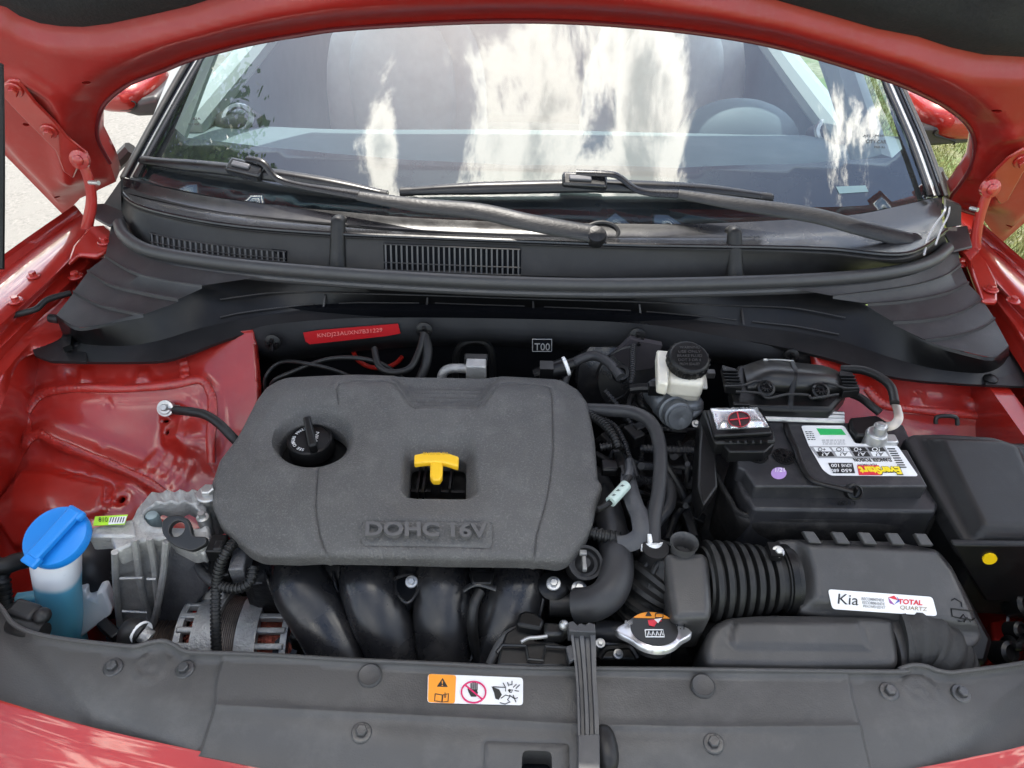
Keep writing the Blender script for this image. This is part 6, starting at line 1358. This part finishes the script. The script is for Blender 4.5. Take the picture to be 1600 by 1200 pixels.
hose('wiring_loom', 'thin dark wire running along the back of the cover left end', [(418, 622, .84), (415, 590, .88), (440, 566, .90), (490, 570, .92), (540, 585, .905), (590, 610, .87)], .003, RUB, 'wiring loom')
hose('wiring_loom', 'thin dark cable crossing low behind the cover left corner', [(430, 640, .82), (425, 600, .88), (455, 582, .90), (520, 560, .92), (590, 566, .92), (640, 600, .88)], .0035, RUB, 'wiring loom')
# brake fluid reservoir and master cylinder
br = thing('brake_fluid_reservoir', 'cream brake fluid reservoir with a black ribbed cap', 'reservoir', Z(1065, 600, .93))
m = MB(); m.prism([Z(x, y, .968) for x, y in ((1040, 560), (1098, 566), (1102, 588), (1100, 600), (1044, 594))], (0, 0, -.030)); o = m.out('tank_front', BRK, br, bevel=.007, bseg=4)
m = MB(); m.prism([Z(x, y, .946) for x, y in ((1040, 578), (1104, 584), (1106, 606), (1044, 602))], (0, 0, -.004)); m.out('tank_seam', BRK, br, bevel=.0015)
m = MB(); m.prism([Z(x, y, .942) for x, y in ((1044, 584), (1100, 588), (1096, 612), (1050, 610))], (0, 0, -.022)); m.out('tank_lower', BRK, br, bevel=.006, bseg=3)
m = MB(); m.prism([Z(x, y, .975) for x, y in ((1026, 546), (1052, 548), (1046, 566), (1044, 600), (1028, 596))], (0, 0, -.022)); m.out('tank_side', BRK, br, bevel=.003)
m = MB(); CC = Z(1078, 556, .990); cn = Vector((.08, -.22, 1)).normalized(); m.lathe(CC, cn, [(.030, -.018), (.0305, -.006), (.0285, -.002), (.026, 0), (.001, .001)], 40)
for k in range(20):
    a = k*math.pi/10; x_ = cn.cross(Vector((0, 1, 0))).normalized(); y_ = cn.cross(x_); d = x_*math.cos(a)+y_*math.sin(a); m.box(CC+d*.0295-cn*.010, (.003, .0045, .012), ax=(d, cn.cross(d), cn))
cp = m.out('cap', PLD, br, bevel=.0008)
CF = Fr(CC+cn*.0012, cn.cross(Vector((0, 1, 0)))*-1, Vector((0, 1, .2)))
for k, s_ in enumerate(('WARNING', 'USE ONLY', 'BRAKE FLUID', 'DOT 3 OR 4', 'FROM SEALED')):
    tpx('moulded_lettering', s_, CF, 1058+abs(k-2)*2, 545+k*6.5, 1097-abs(k-2)*2, 4, PLG, cp, hh=.0004)
m = MB(); m.box(Z(1110, 584, .95), (.012, .01, .010)); m.out('side_nipple', PLG, br, bevel=.001)
MC = mk('dull_aluminium', (.16, .17, .18), .5, .6, bump=(120, .5, .002), var=.3, vscale=30)
c = Z(1062, 652, .915); dn = Vector((.15, -1, .35)).normalized()
m = MB(); m.lathe(c, dn, [(.024, -.10), (.024, -.02), (.021, -.019), (.021, -.003), (.0175, -.002), (.0175, .004), (.004, .0045), (.001, .003)], 30); mc = m.out('master_cylinder', MC, br)
m = MB(); m.sphere(Z(1040, 628, .905), 1, (.022, .02, .022), 16, 10, e=.8); m.sphere(Z(1080, 632, .912), 1, (.018, .016, .012), 14, 8, e=.8); m.tube([Z(1080, 650, .905), Z(1092, 640, .91), Z(1088, 625, .915)], .006, 8); m.out('cylinder_boss', MC, br, 60)
m = MB(); m.bolt(Z(1087, 662, .90), (0, -.4, 1), .004); m.out('bolt', STEEL, br)

# left bottom corner: horn, hoses
hn = thing('air_horn', 'black round plastic canister behind the washer bottle', 'canister', Z(160, 900, .72))
m = MB(); m.sphere(Z(152, 900, .76), 1, (.045, .05, .07), 24, 14, e=.85); m.out('canister_body', mk('satin_black', (.02, .02, .022), .4), hn, 180)
lc = thing('headlamp_connector', 'black moulded plug stack at the left end of the front cover', 'connector', Z(45, 965, .85))
m = MB(); m.box(Z(42, 958, .86), (.035, .022, .022), ax=((1, -.3, 0), (.3, 1, 0), (0, 0, 1))); m.out('plug_body', PLB, lc, bevel=.005, bseg=3)
m = MB(); m.tube([Z(20, 975, .855), Z(40, 982, .857), Z(70, 988, .857)], .011, 14); m.sphere(Z(66, 962, .868), 1, (.010, .010, .009), 14, 8); m.out('plug_boot', RUB, lc)
ob = thing('rubber_elbow', 'thick black rubber elbow with white band in front of the mount', 'rubber elbow', Z(205, 990, .84))
m = MB(); m.tube([Z(203, 1015, .83), Z(203, 990, .845), Z(210, 984, .848), Z(222, 990, .845)], .0135, 16); m.out('elbow', RUB, ob); m = MB(); m.tube([Z(219, 988, .846), Z(222, 990, .846)], .0142, 18); m.out('band', WHT, ob)
m = MB(); m.tube([Z(222, 990, .845), Z(234, 998, .84)], .010, 12); m.out('pipe_end', CAST, ob)
fi = thing('filler_pipe_bolt', 'dark red bolt on the inner wing beside the washer lid', 'bolt', Z(76, 806, .86)); m = MB(); m.bolt(IN.P(77, 806, .07), (0, 0, 1), .009); m.out('bolt_head', REDIN, fi)
# right bottom clutter
rl = thing('headlamp_wiring', 'dark plugs and wires at the right end behind the front cover', 'wiring', Z(1585, 980, .8))
m = MB(); m.tube([Z(x, y, z) for x, y, z in ((1560, 1020, .80), (1575, 1000, .82), (1590, 1010, .83), (1610, 990, .82))], .006, 10); m.out('wires', PLD, rl)
for (x, y, s_) in ((1595, 945, .016), (1588, 985, .011), (1570, 1020, .014)):
    m = MB(); m.lathe(Z(x, y, .82), (.3, -.6, 1), [(s_, -s_), (s_, s_*.6), (s_*.7, s_*.8), (s_*.65, s_*.4), (.001, s_*.4)], 20); m.out('plug', PLD, rl)
m = MB(); m.prism(ZL([(1548, 970), (1575, 965), (1590, 1000), (1556, 1018)], .76), (0, 0, -.04)); m.out('red_bracket', REDIN, rl, bevel=.004)
m = MB(); m.tube([Z(1570, 930, .80), Z(1575, 960, .80), Z(1572, 1000, .79)], .002, 6); m.out('wires', STEEL, rl)

# ================================================================== WIPERS
GW = mk('wiper_black', (.005, .005, .0055), .28, 0, bump=(120, .2, .001), dust=.05, dcol=(.09, .09, .09))
def wp(x, y, h): return WS.P(x, y, h)
def wiper(label, blade, head, arm, piv, tips, hz):
    t = thing('windshield_wiper', label, 'wiper', wp(*piv, 0), 'wipers on the windscreen')
    P = [wp(x, y, h+.014) for x, y, h in blade]
    m = MB(); m.tube(P, [.007, .0115, .012, .012, .0115, .007], 10, flat=.75, up=WS.N); m.out('blade', GW, t)
    m = MB(); m.tube([p-WS.N*.009 for p in P], .0022, 6); m.out('rubber_lip', RUB, t)
    for a, b in tips:
        m = MB(); m.tube([wp(*a, .014+a_h) if False else wp(a[0], a[1], .014) for a, a_h in ((a, 0), (b, 0))], .0085, 10, flat=.8, up=WS.N); m.out('blade_end_cap', PLB, t, bevel=.001)
    m = MB(); A = [wp(x, y, h) for x, y, h in arm[0]]; m.tube(A, [.006, .006, .006, .0075, .0085], 10, flat=.45, up=WS.N); m.out('arm', BLKSTEEL2, t)
    A = [wp(x, y, h) for x, y, h in arm[1]]; m = MB(); m.tube(A, [.0095, .0135, .0155, .016, .0165], 12, flat=.38, up=WS.N); m.out('arm_cover', PLS, t)
    m = MB(); m.lathe(wp(piv[0], piv[1], hz), WS.N+Vector((0, -.2, .3)), [(.0165, -.012), (.0165, .0), (.014, .004), (.006, .0055), (.001, .0055)], 26); m.out('pivot_cap', PLS, t)
    h = thing  # adapter
    m = MB(); a, b = wp(head[0][0], head[0][1], .028), wp(head[1][0], head[1][1], .028); dr = (b-a).normalized(); m.box((a+b)/2, ((b-a).length, .028, .020), ax=(dr, WS.N.cross(dr), WS.N)); hd = m.out('adapter', GLB, t, bevel=.005, bseg=3)
    m = MB(); m.box((a*.6+b*.4)+WS.N*.011, ((b-a).length*.5, .010, .006), ax=(dr, WS.N.cross(dr), WS.N)); m.out('adapter_clip', mk('grey_satin', (.12, .12, .13), .3, .3), hd, bevel=.002)
    return t
BLKSTEEL2 = mk('wiper_arm_steel', (.016, .016, .017), .22, .2, bump=(80, .3, .001)); PLS = mk('wiper_arm_cover', (.010, .010, .0105), .40, 0, bump=(160, .5, .0012), dust=.1, dcol=(.1, .1, .1))
wiper('black wiper on the left half of the glass, its arm running down to the middle', [(220, 250, .0), (280, 257, .004), (350, 264, .008), (450, 277, .010), (540, 292, .006), (606, 305, .0)], ((358, 259), (412, 272)),
      ([(385, 248, .040), (410, 254, .042), (432, 278, .032), (470, 290, .030), (560, 305, .032)], [(560, 306, .032), (650, 320, .036), (748, 330, .044), (830, 348, .048), (930, 366, .046)]), (932, 367), [((222, 250), (240, 252)), ((590, 302), (605, 305))], .048)
wiper('black wiper on the right half of the glass, its arm reaching the right corner', [(625, 300, .0), (700, 296, .004), (800, 293, .008), (950, 291, .010), (1100, 297, .006), (1207, 309, .0)], ((878, 283), (948, 287)),
      ([(900, 270, .040), (950, 272, .044), (968, 277, .042), (1000, 298, .030), (1060, 303, .03)], [(1060, 303, .032), (1150, 318, .036), (1268, 336, .044), (1340, 355, .050), (1424, 377, .052)]), (1427, 377), [((625, 300), (648, 299)), ((1180, 306), (1205, 309))], .050)
for (x, y) in ((940, 366), (1432, 380)):
    m = MB(); P = [wp(a, b, .004) for a, b in ell(x, y-2, 26, 16, 24)]; m.tube(P+[P[0], P[1]], .004, 8, n=2); m.out('pivot_grommet', RUB, car)
# wet leaf fragments by the right pivot
lf = thing('dry_leaf', 'yellowish dry leaf caught by the right wiper pivot', 'leaf', wp(1437, 392, .01))
m = MB(); m.add([wp(1424, 396, .012), wp(1432, 388, .018), wp(1444, 384, .014), (wp(1436, 394, .010))], [(0, 1, 2, 3)]); m.out('blade', mk('dry_leaf', (.45, .45, .15), .6), lf, 0, solid=.0008)
# thin clear washer tubing at the right corner
tb = thing('washer_tube', 'thin pale washer tube looping beside the right scuttle corner', 'tube', wp(1470, 340, .02))
m = MB(); m.tube([Z(x, y, z) for x, y, z in ((1478, 312, 1.05), (1476, 330, 1.045), (1462, 350, 1.04), (1450, 372, 1.035), (1444, 398, 1.03))], .0018, 6); m.tube([Z(x, y, z) for x, y, z in ((1484, 314, 1.05), (1482, 335, 1.045), (1470, 360, 1.04), (1462, 382, 1.035))], .0016, 6); m.out('tube_wall', mk('pale_tube', (.5, .5, .5), .3), tb)
# prop stay seen at the left border
ps = thing('gas_strut', 'black strip at the left border in front of the bonnet edge', 'strut', Dp(2, 260, .62))
m = MB(); m.tube([Dp(-4, 100, .62), Dp(-2, 250, .62), Dp(-3, 420, .62)], .0045, 10); m.out('strut_body', PLD, ps)
# keep every thing's own small lift-off parts tidy
bpy.context.view_layer.update()
